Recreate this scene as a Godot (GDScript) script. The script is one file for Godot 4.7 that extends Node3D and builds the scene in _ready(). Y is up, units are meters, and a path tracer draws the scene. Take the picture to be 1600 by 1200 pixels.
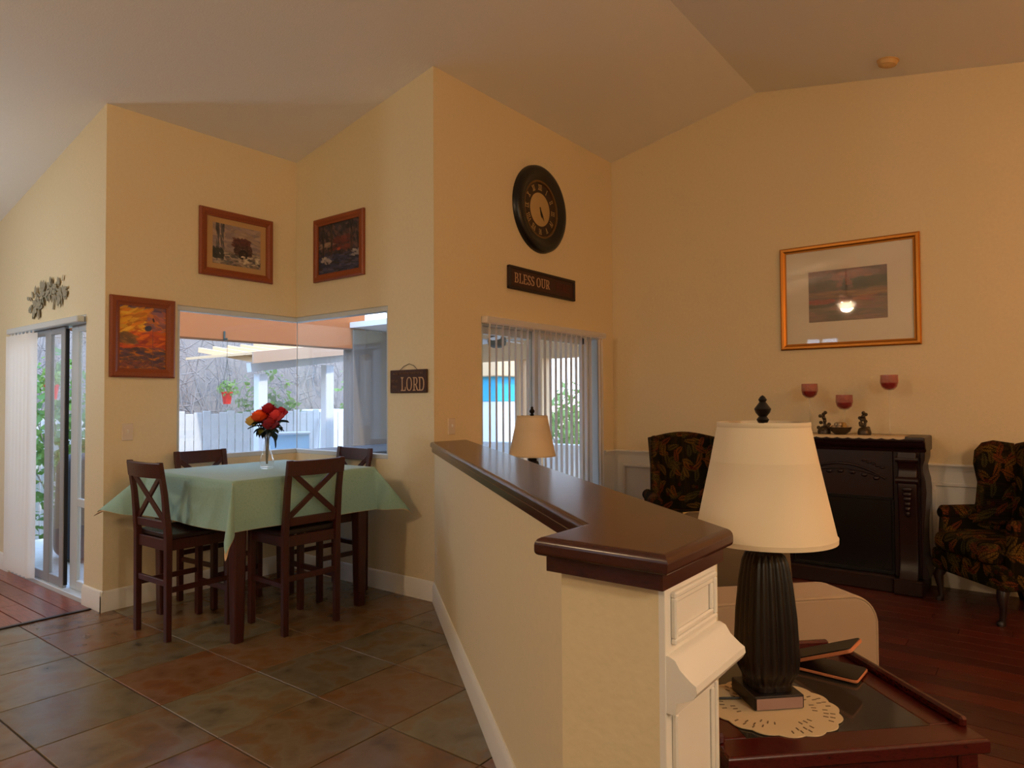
extends Node3D
# A vaulted family room: dining nook with a corner window, half wall with a wooden ledge, and a sitting area with a fireplace.
# Axes: +x runs along the dining wall, -z out to the garden; y is up. The camera stands at the origin, 1.38 m above the floor.

var M := {}
var taken := {}
var rng := RandomNumberGenerator.new()

# ------------------------------------------------------------------ objects
func numbered(called: String) -> String:
	if not taken.has(called):
		taken[called] = 0
		return called
	taken[called] += 1
	return "%s_%03d" % [called, taken[called]]

func tag(o: Node3D, label: String, category := "", group := "", kind := "") -> Node3D:
	if label: o.set_meta("label", label)
	if category: o.set_meta("category", category)
	if group: o.set_meta("group", group)
	if kind: o.set_meta("kind", kind)
	return o

func thing(called: String, label: String, category: String, at := Vector3.ZERO, turn := 0.0, group := "") -> Node3D:
	var o := Node3D.new()
	o.name = numbered(called)
	add_child(o)
	o.position = at
	o.rotation.y = turn
	return tag(o, label, category, group)

func put(parent: Node, called: String, mesh: Mesh, m: Material, at := Vector3.ZERO) -> MeshInstance3D:
	var o := MeshInstance3D.new()
	o.name = numbered(called) if parent == self else called
	o.mesh = mesh
	o.material_override = m
	o.position = at
	parent.add_child(o, true)
	return o

func part(parent: Node, called: String, st: SurfaceTool, m: Material) -> MeshInstance3D:
	return put(parent, called, st.commit(), m)

func struct(called: String, st: SurfaceTool, m: Material, label: String, category: String) -> MeshInstance3D:
	var o := put(self, called, st.commit(), m)
	tag(o, label, category, "", "structure")
	return o

func copy(o: Node3D, at: Vector3, turn: float, label: String) -> Node3D:
	var c: Node3D = o.duplicate()
	c.name = numbered(String(o.name).rstrip("0123456789").trim_suffix("_"))
	add_child(c)
	c.position = at
	c.rotation.y = turn
	c.set_meta("label", label)
	return c

# ------------------------------------------------------------------ shapes
func S() -> SurfaceTool:
	var s := SurfaceTool.new()
	s.begin(Mesh.PRIMITIVE_TRIANGLES)
	return s

func tri(st: SurfaceTool, p: Array, n: Array, uv := []) -> void:
	var face: Vector3 = (p[1] - p[0]).cross(p[2] - p[0])
	var order := [0, 1, 2] if face.dot(n[0] + n[1] + n[2]) < 0.0 else [0, 2, 1]
	for k in order:
		st.set_normal(n[k])
		st.set_uv(uv[k] if uv.size() else Vector2.ZERO)
		st.add_vertex(p[k])

func quad(st: SurfaceTool, a: Vector3, b: Vector3, c: Vector3, d: Vector3, n: Vector3) -> void:
	tri(st, [a, b, c], [n, n, n])
	tri(st, [a, c, d], [n, n, n])

# a picture lying in a plane: centre, half right vector, half up vector
func leaf_quad(st: SurfaceTool, c: Vector3, rx: Vector3, uy: Vector3) -> void:
	var n := rx.cross(uy).normalized()
	var p := [c - rx - uy, c + rx - uy, c + rx + uy, c - rx + uy]
	var t := [Vector2(0, 1), Vector2(1, 1), Vector2(1, 0), Vector2(0, 0)]
	tri(st, [p[0], p[1], p[2]], [n, n, n], [t[0], t[1], t[2]])
	tri(st, [p[0], p[2], p[3]], [n, n, n], [t[0], t[2], t[3]])

# box with chamfered edges
func bx(st: SurfaceTool, c: Vector3, s: Vector3, b := 0.0, t := Basis.IDENTITY) -> void:
	var h := s * 0.5
	b = minf(b, minf(h.x, minf(h.y, h.z)) * 0.9)

	for a in 3:
		var u := (a + 1) % 3
		var v := (a + 2) % 3
		for s1 in [-1.0, 1.0]:
			var n := Vector3.ZERO
			n[a] = s1
			var p := []
			for q in [[-1, -1], [1, -1], [1, 1], [-1, 1]]:
				var w := Vector3.ZERO
				w[a] = h[a] * s1
				w[u] = (h[u] - b) * q[0]
				w[v] = (h[v] - b) * q[1]
				p.append(c + t * w)
			quad(st, p[0], p[1], p[2], p[3], t * n)
			if b <= 0.0: continue
			for s2 in [-1.0, 1.0]:
				var e := Vector3.ZERO
				e[a] = s1; e[u] = s2
				var r := []
				for q in [[0, -1], [0, 1], [1, 1], [1, -1]]:
					var w := Vector3.ZERO
					w[a] = (h[a] - b * q[0]) * s1
					w[u] = (h[u] - b * (1 - q[0])) * s2
					w[v] = (h[v] - b) * q[1]
					r.append(c + t * w)
				quad(st, r[0], r[1], r[2], r[3], t * e.normalized())
	if b <= 0.0: return
	for x in [-1.0, 1.0]:
		for y in [-1.0, 1.0]:
			for z in [-1.0, 1.0]:
				var g := Vector3(x, y, z)
				var p := []
				for a in 3:
					var w := (h - Vector3(b, b, b)) * g
					w[a] = h[a] * g[a]
					p.append(c + t * w)
				var n := t * g.normalized()
				tri(st, p, [n, n, n])

func box(called: String, parent: Node, c: Vector3, s: Vector3, m: Material, b := 0.004) -> MeshInstance3D:
	var st := S()
	bx(st, c, s, b)
	return part(parent, called, st, m)

# bar from a to b with a rectangular section (w across, t along 'up')
func bar(st: SurfaceTool, a: Vector3, b: Vector3, w: float, t: float, up := Vector3.UP, ch := 0.003) -> void:
	var y := (b - a).normalized()
	var x := y.cross(up)
	if x.length() < 0.01: x = y.cross(Vector3.RIGHT)
	x = x.normalized()
	bx(st, (a + b) * 0.5, Vector3(w, a.distance_to(b), t), ch, Basis(x, y, x.cross(y)))

# extruded outline (a, b) from c0 to c1 with a rounded top edge of radius r (and rb at the bottom); xf places (a, b, c)
func prism(st: SurfaceTool, poly: PackedVector2Array, c0: float, c1: float, r := 0.0, xf := Transform3D.IDENTITY, seg := 2, rb := 0.0) -> void:
	var n := poly.size()
	var area := 0.0
	for i in n: area += poly[i].cross(poly[(i + 1) % n])
	var P := poly.duplicate()
	if area < 0.0: P.reverse()
	var en := []
	for i in n:
		var e: Vector2 = (P[(i + 1) % n] - P[i]).normalized()
		en.append(Vector2(e.y, -e.x))
	var mit := []
	for i in n:
		var a: Vector2 = en[(i + n - 1) % n]
		var b: Vector2 = en[i]
		mit.append((a + b) / maxf(1.0 + a.dot(b), 0.3))
	var rows := []
	if rb > 0.0:
		for k in seg + 1:
			var f := PI / 2 * (1.0 - float(k) / seg)
			rows.append([rb * (1 - cos(f)), c0 + rb - rb * sin(f), -f])
	else: rows.append([0.0, c0, 0.0])
	if r > 0.0:
		for k in seg + 1:
			var f := PI / 2 * float(k) / seg
			rows.append([r * (1 - cos(f)), c1 - r + r * sin(f), f])
	else: rows.append([0.0, c1, 0.0])
	for i in n:
		var j := (i + 1) % n
		var ni: Vector2 = en[i]
		var nj: Vector2 = en[i]
		var pr: Vector2 = en[(i + n - 1) % n]
		var nx: Vector2 = en[j]
		if pr.dot(en[i]) > 0.8: ni = (pr + en[i]).normalized()
		if nx.dot(en[i]) > 0.8: nj = (nx + en[i]).normalized()
		for k in rows.size() - 1:
			var q := []
			var qn := []
			for e in [[i, k], [j, k], [j, k + 1], [i, k + 1]]:
				var w: Vector2 = P[e[0]] - mit[e[0]] * rows[e[1]][0]
				q.append(xf * Vector3(w.x, w.y, rows[e[1]][1]))
				var m: Vector2 = ni if e[0] == i else nj
				var f: float = rows[e[1]][2]
				qn.append((xf.basis * Vector3(m.x * cos(f), m.y * cos(f), sin(f))).normalized())
			tri(st, [q[0], q[1], q[2]], [qn[0], qn[1], qn[2]])
			tri(st, [q[0], q[2], q[3]], [qn[0], qn[2], qn[3]])
	for e in [[0, -1.0], [rows.size() - 1, 1.0]]:
		var w := PackedVector2Array()
		for i in n: w.append(P[i] - mit[i] * rows[e[0]][0])
		var ids := Geometry2D.triangulate_polygon(w)
		var nn: Vector3 = (xf.basis * Vector3(0, 0, e[1])).normalized()
		for i in range(0, ids.size(), 3):
			var p := []
			for k in 3: p.append(xf * Vector3(w[ids[i + k]].x, w[ids[i + k]].y, rows[e[0]][1]))
			tri(st, p, [nn, nn, nn])

const FLAT := Transform3D(Vector3(1, 0, 0), Vector3(0, 0, 1), Vector3(0, 1, 0), Vector3.ZERO)   # outline in x, z; extruded up
const SIDE := Transform3D(Vector3(0, 0, 1), Vector3(0, 1, 0), Vector3(1, 0, 0), Vector3.ZERO)   # outline in z, y; extruded along x

func moved(xf: Transform3D, v: Vector3) -> Transform3D:
	return Transform3D(xf.basis, xf.origin + v)

# net of points f(u, v), u and v from 0 to 1, with smooth normals; out tells which side is out
func net(st: SurfaceTool, f: Callable, nu: int, nv: int, out: Callable, uvs := Vector2.ONE, loop := false) -> void:
	var P := []
	for i in nu + 1:
		var row := []
		for j in nv + 1: row.append(f.call(float(i) / nu, float(j) / nv))
		P.append(row)
	var N := []
	for i in nu + 1:
		var row := []
		for j in nv + 1:
			var i0 := maxi(i - 1, 0)
			var i1 := mini(i + 1, nu)
			if loop:
				if i == 0: i0 = nu - 1
				if i == nu: i1 = 1
			var a: Vector3 = P[i1][j] - P[i0][j]
			var b: Vector3 = P[i][mini(j + 1, nv)] - P[i][maxi(j - 1, 0)]
			var n := a.cross(b)
			if n.length() < 1e-9: n = out.call(P[i][j])
			n = n.normalized()
			var o: Vector3 = out.call(P[i][j])
			if o == Vector3.ZERO: n = -n      # keep to the winding of the net
			elif n.dot(o) < 0.0: n = -n
			row.append(n)
		N.append(row)
	for i in nu:
		for j in nv:
			var t := func(a, b): return Vector2(float(a) / nu, float(b) / nv) * uvs
			var q := [[i, j], [i + 1, j], [i + 1, j + 1], [i, j + 1]]
			for c in [[0, 1, 2], [0, 2, 3]]:
				var p := []
				var n := []
				var w := []
				for k in c:
					p.append(P[q[k][0]][q[k][1]]); n.append(N[q[k][0]][q[k][1]]); w.append(t.call(q[k][0], q[k][1]))
				tri(st, p, n, w)

# turned shape: profile of (radius, height)
func lathe(st: SurfaceTool, prof: Array, seg := 24, xf := Transform3D.IDENTITY) -> void:
	var n := prof.size()
	var ns := []
	for i in n - 1:
		var e: Vector2 = prof[i + 1] - prof[i]
		ns.append(Vector2(e.y, -e.x).normalized())
	for i in n - 1:
		var a: Vector2 = ns[i]
		var b: Vector2 = ns[i]
		if i > 0 and ns[i - 1].dot(ns[i]) > 0.6: a = (ns[i - 1] + ns[i]).normalized()
		if i < n - 2 and ns[i + 1].dot(ns[i]) > 0.6: b = (ns[i + 1] + ns[i]).normalized()
		for k in seg:
			var q := []
			var qn := []
			for e in [[i, k, a], [i, k + 1, a], [i + 1, k + 1, b], [i + 1, k, b]]:
				var t: float = TAU * e[1] / seg
				var c := Vector3(cos(t), 0, sin(t))
				q.append(xf * (c * prof[e[0]].x + Vector3(0, prof[e[0]].y, 0)))
				qn.append((xf.basis * (c * e[2].x + Vector3(0, e[2].y, 0))).normalized())
			tri(st, [q[0], q[1], q[2]], [qn[0], qn[1], qn[2]])
			tri(st, [q[0], q[2], q[3]], [qn[0], qn[2], qn[3]])

func at(v: Vector3) -> Transform3D:
	return Transform3D(Basis.IDENTITY, v)

# round rod through points, one radius each
func tube(st: SurfaceTool, pts: Array, rad: Array, seg := 8, caps := true) -> void:
	var n := pts.size()
	var rings := []
	var x := Vector3.ZERO
	for i in n:
		var d: Vector3 = (pts[mini(i + 1, n - 1)] - pts[maxi(i - 1, 0)]).normalized()
		if i == 0: x = d.cross(Vector3.UP if absf(d.y) < 0.9 else Vector3.RIGHT).normalized()
		else: x = (x - d * x.dot(d)).normalized()
		var y := d.cross(x)
		var ring := []
		for k in seg:
			var t := TAU * k / seg
			var c := x * cos(t) + y * sin(t)
			ring.append([pts[i] + c * rad[mini(i, rad.size() - 1)], c])
		rings.append(ring)
	for i in n - 1:
		for k in seg:
			var a = rings[i][k]
			var b = rings[i][(k + 1) % seg]
			var c = rings[i + 1][(k + 1) % seg]
			var d = rings[i + 1][k]
			tri(st, [a[0], b[0], c[0]], [a[1], b[1], c[1]])
			tri(st, [a[0], c[0], d[0]], [a[1], c[1], d[1]])
	if caps:
		for e in [[0, 1], [n - 1, n - 2]]:
			var nn: Vector3 = (pts[e[0]] - pts[e[1]]).normalized()
			for k in range(1, seg - 1):
				tri(st, [rings[e[0]][0][0], rings[e[0]][k][0], rings[e[0]][k + 1][0]], [nn, nn, nn])

# padded box: half sizes h, edge radius r, an optional warp of its points
func pad(st: SurfaceTool, c: Vector3, s: Vector3, r: float, warp: Variant = null, k := 3, t := Basis.IDENTITY) -> void:
	var h := s * 0.5
	var lines := []
	for a in 3:
		var l := []
		for i in k: l.append(-h[a] + r * (1.0 - cos(PI / 4 * i / k)) * 3.4 if i else -h[a])
		var m := maxi(2, int((h[a] - r) * 2 / 0.06))
		for i in m + 1: l.append(lerpf(-h[a] + r, h[a] - r, float(i) / m))
		for i in range(k - 1, -1, -1): l.append(-l[i])
		lines.append(l)
	for a in 3:
		var u := (a + 1) % 3
		var v := (a + 2) % 3
		for sg in [-1.0, 1.0]:
			var LU: Array = lines[u]
			var LV: Array = lines[v]
			var f := func(i: float, j: float) -> Vector3:
				var q := Vector3.ZERO
				q[a] = h[a] * sg
				q[u] = LU[roundi(i * (LU.size() - 1))]
				q[v] = LV[roundi(j * (LV.size() - 1))]
				var inner := q.clamp(-(h - Vector3(r, r, r)), h - Vector3(r, r, r))
				var p := inner + (q - inner).normalized() * r
				if warp != null: p = warp.call(p)
				return c + t * p
			net(st, f, LU.size() - 1, LV.size() - 1, func(p): return (p - c) if true else p)

func blob(st: SurfaceTool, c: Vector3, r: Vector3, nu := 12, nv := 8, bump := 0.0, seed := 0) -> void:
	var f := func(u: float, v: float) -> Vector3:
		var a := TAU * u
		var b := PI * (v - 0.5)
		var k := 1.0 + bump * sin(a * 3 + seed) * cos(b * 4 + seed * 1.7)
		return c + Vector3(cos(a) * cos(b), sin(b), sin(a) * cos(b)) * r * k
	net(st, f, nu, nv, func(p): return p - c, Vector2.ONE, true)

# ------------------------------------------------------------------ materials
func mat(called: String, c: Color, rough := 0.7, metal := 0.0) -> StandardMaterial3D:
	var m := StandardMaterial3D.new()
	m.resource_name = called
	m.albedo_color = c
	m.roughness = rough
	m.metallic = metal
	M[called] = m
	return m

func noise_tex(cols: Array, freq: float, seed: int, octaves := 4, w := 512, h := 512, kind := FastNoiseLite.TYPE_SIMPLEX_SMOOTH) -> NoiseTexture2D:
	var n := FastNoiseLite.new()
	n.noise_type = kind
	n.seed = seed
	n.frequency = freq
	n.fractal_octaves = octaves
	var t := NoiseTexture2D.new()
	t.width = w
	t.height = h
	t.seamless = true
	t.noise = n
	if cols.size():
		var g := Gradient.new()
		var o := PackedFloat32Array()
		for i in cols.size(): o.append(float(i) / (cols.size() - 1))
		g.offsets = o
		g.colors = PackedColorArray(cols)
		t.color_ramp = g
	return t

# material with a noise colour and relief laid on all sides; scale = repeats per metre along each axis
func grained(called: String, cols: Array, freq: float, seed: int, scale: Vector3, rough := 0.6, relief := 0.0, octaves := 4) -> StandardMaterial3D:
	var m := mat(called, Color.WHITE, rough)
	m.albedo_texture = noise_tex(cols, freq, seed, octaves)
	m.uv1_triplanar = true
	m.uv1_scale = scale
	if relief > 0.0:
		m.heightmap_enabled = true
		m.heightmap_texture = noise_tex([], freq, seed + 9, octaves)
		m.heightmap_scale = relief
	return m

func glass(called: String, c: Color, a := 0.04) -> StandardMaterial3D:
	var m := mat(called, Color(c.r, c.g, c.b, a), 0.02)
	m.transparency = BaseMaterial3D.TRANSPARENCY_ALPHA
	return m

func picture_mat(called: String, img: Image, rough := 0.6) -> StandardMaterial3D:
	var m := mat(called, Color.WHITE, rough)
	m.albedo_texture = ImageTexture.create_from_image(img)
	return m

func dab(img: Image, x: float, y: float, rx: float, ry: float, ang: float, c: Color, al := 0.8) -> void:
	var R := maxf(rx, ry)
	var ca := cos(ang)
	var sa := sin(ang)
	for py in range(maxi(0, int(y - R)), mini(img.get_height(), int(y + R) + 1)):
		for px in range(maxi(0, int(x - R)), mini(img.get_width(), int(x + R) + 1)):
			var u := ((px - x) * ca + (py - y) * sa) / rx
			var v := (-(px - x) * sa + (py - y) * ca) / ry
			var d := u * u + v * v
			if d < 1.0: img.set_pixel(px, py, img.get_pixel(px, py).lerp(c, al * minf(1.0, 3.0 * (1.0 - d))))

# n brush strokes inside rect (fractions of the picture), colours picked from cols
func strokes(img: Image, r: RandomNumberGenerator, n: int, rect: Rect2, cols: Array, l: float, w: float, ang: float, spread := 0.4, al := 0.75) -> void:
	var W := img.get_width()
	var H := img.get_height()
	for i in n:
		var c: Color = cols[r.randi() % cols.size()]
		var k := r.randf_range(0.88, 1.12)
		dab(img, (rect.position.x + r.randf() * rect.size.x) * W, (rect.position.y + r.randf() * rect.size.y) * H, l * r.randf_range(0.6, 1.3), w * r.randf_range(0.6, 1.3), ang + r.randf_range(-spread, spread), Color(c.r * k, c.g * k, c.b * k), al)

# ------------------------------------------------------------------ the place
const ZT := -4.936   # dining wall (north side of the nook)
const XB := 3.425    # east side of the nook
const ZC := -3.332   # wall with the clock
const XR := 5.94     # fireplace wall
const XD := 1.943    # wall with the garden door
const ZF := -8.6     # far end of the kitchen
const XW := -4.5
const ZS := 2.7
const DV := Vector2(0.634, -0.773)   # along the half wall, away from the camera (x, z)
const NV := Vector2(0.773, 0.634)    # across it, towards the sitting area

func ceil_y(z: float) -> float:
	return 3.735 + 0.21 * (z - ZC) if z < -1.9 else 4.036 - 0.164 * (z + 1.9)

func _ready() -> void:
	rng.seed = 41
	look()
	materials()
	shell()
	floors()
	half_wall()
	windows()
	garden()
	dining()
	wall_things()
	sitting()
	behind()

func look() -> void:
	var cam := Camera3D.new()
	cam.name = "camera"
	add_child(cam)
	cam.fov = 58.63
	cam.near = 0.05
	cam.far = 200.0
	cam.transform = Transform3D(Basis.from_euler(Vector3(deg_to_rad(1.4127), deg_to_rad(-52.293), deg_to_rad(-0.306))), Vector3(0, 1.38, 0))
	cam.current = true
	var sky := ProceduralSkyMaterial.new()
	sky.sky_top_color = Color(0.62, 0.76, 0.96)
	sky.sky_horizon_color = Color(0.86, 0.92, 0.99)
	sky.ground_bottom_color = Color(0.35, 0.34, 0.3)
	sky.ground_horizon_color = Color(0.8, 0.82, 0.82)
	sky.sun_angle_max = 1.0
	sky.energy_multiplier = 6.0
	var e := Environment.new()
	e.background_mode = Environment.BG_SKY
	e.sky = Sky.new()
	e.sky.sky_material = sky
	e.tonemap_mode = Environment.TONE_MAPPER_LINEAR
	e.tonemap_exposure = 1.0
	e.sdfgi_enabled = true
	e.ssao_enabled = true
	e.ssil_enabled = true
	var we := WorldEnvironment.new()
	we.name = "world"
	we.environment = e
	add_child(we)
	var sun := DirectionalLight3D.new()
	sun.name = "sun"
	sun.light_color = Color(1.0, 0.97, 0.92)
	sun.light_energy = 1.2
	sun.light_angular_distance = 2.0
	sun.shadow_enabled = true
	add_child(sun)
	sun.look_at_from_position(Vector3(-0.12, 0.8, 0.62) * 10.0, Vector3.ZERO)

func lamp(parent: Node3D, p: Vector3, c: Color, energy: float, size := 0.1) -> void:
	var l := OmniLight3D.new()
	l.name = "bulb_glow"
	l.light_color = c
	l.light_energy = energy
	l.light_size = size
	l.omni_range = 18.0
	l.omni_attenuation = 2.0
	l.shadow_enabled = true
	l.position = p
	parent.add_child(l, true)

func materials() -> void:
	var w := grained("wall_paint", [Color(0.88, 0.81, 0.655), Color(0.90, 0.83, 0.675)], 0.05, 3, Vector3(1.2, 1.2, 1.2), 0.62)
	w.heightmap_enabled = true
	w.heightmap_texture = noise_tex([], 0.06, 17, 3)
	w.heightmap_scale = 0.05
	w.uv1_world_triplanar = true
	var c := grained("ceiling_paint", [Color(0.93, 0.915, 0.885), Color(0.945, 0.93, 0.90)], 0.05, 5, Vector3(1.4, 1.4, 1.4), 0.85)
	c.heightmap_enabled = true
	c.heightmap_texture = noise_tex([], 0.09, 19, 3)
	c.heightmap_scale = 0.08
	c.uv1_world_triplanar = true
	mat("white_trim", Color(0.92, 0.90, 0.86), 0.4)
	mat("white_frame", Color(0.80, 0.82, 0.82), 0.35)
	mat("grey_frame", Color(0.60, 0.61, 0.62), 0.4, 0.1)
	mat("dark_gap", Color(0.08, 0.08, 0.08), 0.7)
	var vy := mat("vinyl", Color(0.95, 0.94, 0.92), 0.5)
	vy.backlight_enabled = true
	vy.backlight = Color(1.0, 0.97, 0.93)
	mat("stucco", Color(0.86, 0.72, 0.55), 0.9)
	mat("plate", Color(0.86, 0.80, 0.72), 0.35)
	glass("pane", Color(0.9, 0.95, 0.95))
	# slate-like floor tiles in six casts
	var base := [Color(0.44, 0.36, 0.25), Color(0.45, 0.34, 0.22), Color(0.40, 0.35, 0.26), Color(0.45, 0.40, 0.30), Color(0.45, 0.31, 0.19), Color(0.42, 0.35, 0.26)]
	for i in 6:
		var b: Color = base[i]
		var t := grained("tile_%d" % i, [b.darkened(0.22), b, b.lightened(0.06), Color(b.r * 1.06, b.g * 0.95, b.b * 0.82), b.darkened(0.10)], 0.006, 60 + i * 7, Vector3(1.1, 1.1, 1.1), 0.26, 0.20, 5)
		t.uv1_world_triplanar = true
	mat("grout", Color(0.24, 0.20, 0.16), 0.9)
	var pl := [Color(0.29, 0.10, 0.065), Color(0.33, 0.115, 0.07), Color(0.25, 0.085, 0.06), Color(0.31, 0.12, 0.075)]
	for i in 4:
		var b: Color = pl[i]
		var t := grained("plank_%d" % i, [b.darkened(0.35), b, b.lightened(0.06), b.darkened(0.15)], 0.02, 90 + i * 5, Vector3(5.0, 5.0, 0.5), 0.30, 0.05, 4)
		t.uv1_world_triplanar = true
	var ep := [Color(0.50, 0.24, 0.15), Color(0.55, 0.27, 0.17), Color(0.46, 0.22, 0.14)]
	for i in 3:
		var b: Color = ep[i]
		grained("entry_%d" % i, [b.darkened(0.3), b, b.lightened(0.08)], 0.02, 120 + i, Vector3(5.0, 5.0, 0.5), 0.28, 0.03, 4).uv1_world_triplanar = true
	grained("ledge_wood", [Color(0.20, 0.09, 0.06), Color(0.27, 0.125, 0.08), Color(0.24, 0.105, 0.07)], 0.02, 31, Vector3(2.0, 6.0, 2.0), 0.22, 0.0)
	grained("cherry", [Color(0.17, 0.05, 0.03), Color(0.27, 0.09, 0.05), Color(0.21, 0.065, 0.04)], 0.02, 33, Vector3(7.0, 1.2, 7.0), 0.35, 0.0)
	grained("cherry_dark", [Color(0.10, 0.04, 0.03), Color(0.15, 0.06, 0.04)], 0.02, 35, Vector3(4.0, 4.0, 4.0), 0.35, 0.0)
	grained("mahogany", [Color(0.20, 0.05, 0.04), Color(0.31, 0.085, 0.06), Color(0.25, 0.06, 0.045)], 0.02, 36, Vector3(3.0, 6.0, 3.0), 0.25, 0.0)
	grained("espresso", [Color(0.05, 0.025, 0.02), Color(0.085, 0.04, 0.032), Color(0.065, 0.032, 0.026)], 0.02, 38, Vector3(6.0, 1.0, 6.0), 0.35, 0.0)
	grained("fire_wood", [Color(0.085, 0.03, 0.025), Color(0.14, 0.045, 0.036), Color(0.11, 0.036, 0.03)], 0.02, 39, Vector3(2.0, 5.0, 2.0), 0.35, 0.0)
	mat("fire_black", Color(0.03, 0.033, 0.035), 0.3)
	grained("pine", [Color(0.42, 0.19, 0.08), Color(0.58, 0.28, 0.12), Color(0.50, 0.235, 0.10)], 0.03, 44, Vector3(4.0, 9.0, 4.0), 0.45)
	var gold := mat("gold", Color(0.72, 0.46, 0.16), 0.35, 0.75)
	gold.metallic_specular = 0.6
	mat("gold_dark", Color(0.34, 0.19, 0.07), 0.45, 0.4)
	mat("mount", Color(0.87, 0.82, 0.74), 0.9)
	mat("tan_mount", Color(0.74, 0.58, 0.38), 0.9)
	var cl := grained("cloth", [Color(0.53, 0.68, 0.63), Color(0.60, 0.74, 0.69), Color(0.57, 0.71, 0.66)], 0.03, 51, Vector3(3, 3, 3), 0.85, 0.06, 3)
	cl.rim_enabled = true
	cl.rim = 0.3
	mat("flannel", Color(0.83, 0.70, 0.55), 0.95)
	var li := grained("linen", [Color(0.66, 0.57, 0.46), Color(0.72, 0.62, 0.51)], 0.12, 53, Vector3(6, 6, 6), 0.9, 0.05, 3)
	li.rim_enabled = true
	li.rim = 0.3
	mat("brown_cloth", Color(0.36, 0.29, 0.20), 0.9)
	mat("gold_trim", Color(0.70, 0.55, 0.30), 0.6)
	var sh := grained("shade_cloth", [Color(0.87, 0.79, 0.66), Color(0.90, 0.82, 0.69)], 0.15, 55, Vector3(8, 8, 8), 0.9)
	sh.backlight_enabled = true
	sh.backlight = Color(0.25, 0.2, 0.14)
	mat("bronze", Color(0.10, 0.075, 0.055), 0.4, 0.3)
	mat("painted_sheen", Color(0.62, 0.50, 0.46), 0.25)  # colour of the reflection painted on the lamp base
	mat("black_plastic", Color(0.02, 0.022, 0.022), 0.35)
	mat("tan_leather", Color(0.78, 0.47, 0.30), 0.6)
	mat("lace", Color(0.82, 0.73, 0.58), 0.9)
	mat("thread", Color(0.45, 0.36, 0.26), 0.9)
	mat("leaf_dark", Color(0.05, 0.10, 0.05), 0.6)
	mat("leaf_mid", Color(0.12, 0.19, 0.07), 0.6)
	mat("leaf_yellow", Color(0.42, 0.42, 0.08), 0.6)
	mat("clock_black", Color(0.055, 0.045, 0.04), 0.35)
	mat("clock_gold", Color(0.45, 0.33, 0.18), 0.4, 0.5)
	mat("numerals", Color(0.78, 0.66, 0.42), 0.6)
	mat("clock_face", Color(0.74, 0.62, 0.40), 0.7)
	mat("clock_band", Color(0.22, 0.14, 0.075), 0.6)
	mat("sign_brown", Color(0.25, 0.13, 0.075), 0.7)
	mat("sign_dark", Color(0.16, 0.095, 0.07), 0.6)
	mat("sign_pale", Color(0.77, 0.62, 0.47), 0.7)
	mat("sign_dim", Color(0.46, 0.33, 0.24), 0.7)
	mat("sign_rust", Color(0.36, 0.15, 0.09), 0.7)
	mat("wall_art", Color(0.60, 0.57, 0.48), 0.7)
	mat("red_wax", Color(0.50, 0.10, 0.10), 0.4)
	var rg := glass("red_glass", Color(0.70, 0.25, 0.25), 0.35)
	rg.roughness = 0.05
	glass("clear_glass", Color(0.9, 0.9, 0.88), 0.05)
	mat("silver", Color(0.72, 0.66, 0.56), 0.3, 0.6)
	mat("dark_silver", Color(0.30, 0.25, 0.19), 0.35, 0.5)
	mat("outdoor_white", Color(0.86, 0.87, 0.88), 0.6)
	grained("fence_wood", [Color(0.74, 0.74, 0.73), Color(0.84, 0.84, 0.84), Color(0.79, 0.78, 0.76)], 0.02, 71, Vector3(6, 0.6, 6), 0.85)
	grained("concrete", [Color(0.66, 0.65, 0.63), Color(0.72, 0.71, 0.69)], 0.02, 73, Vector3.ONE, 0.9)
	grained("earth", [Color(0.38, 0.35, 0.33), Color(0.47, 0.43, 0.40), Color(0.32, 0.31, 0.27)], 0.03, 75, Vector3.ONE, 1.0)
	mat("twig", Color(0.52, 0.49, 0.47), 0.9)
	mat("taupe", Color(0.42, 0.38, 0.35), 0.8)
	mat("bark", Color(0.74, 0.73, 0.72), 0.9)
	mat("orange_paint", Color(0.56, 0.31, 0.12), 0.8)
	mat("blue_sling", Color(0.60, 0.74, 0.84), 0.8)
	mat("dark_table", Color(0.20, 0.24, 0.28), 0.4)
	mat("red_pot", Color(0.85, 0.10, 0.07), 0.5)
	mat("teal", Color(0.16, 0.66, 0.80), 0.7)
	mat("fan_dark", Color(0.13, 0.20, 0.17), 0.5)
	mat("grill_cover", Color(0.16, 0.19, 0.24), 0.8)
	for l in [["leaves_green", Color(0.20, 0.34, 0.12)], ["leaves_pale", Color(0.40, 0.52, 0.26)], ["leaves_dull", Color(0.32, 0.34, 0.27)]]:
		var f := mat(l[0], l[1], 0.7)
		f.backlight_enabled = true
		f.backlight = Color(0.5, 0.6, 0.3)
		f.cull_mode = BaseMaterial3D.CULL_DISABLED
	M.upholstery = picture_mat("upholstery", floral(), 0.9)
	M.upholstery.uv1_triplanar = true
	M.upholstery.uv1_scale = Vector3(1.9, 1.9, 1.9)
	M.upholstery.metallic_specular = 0.2

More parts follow.
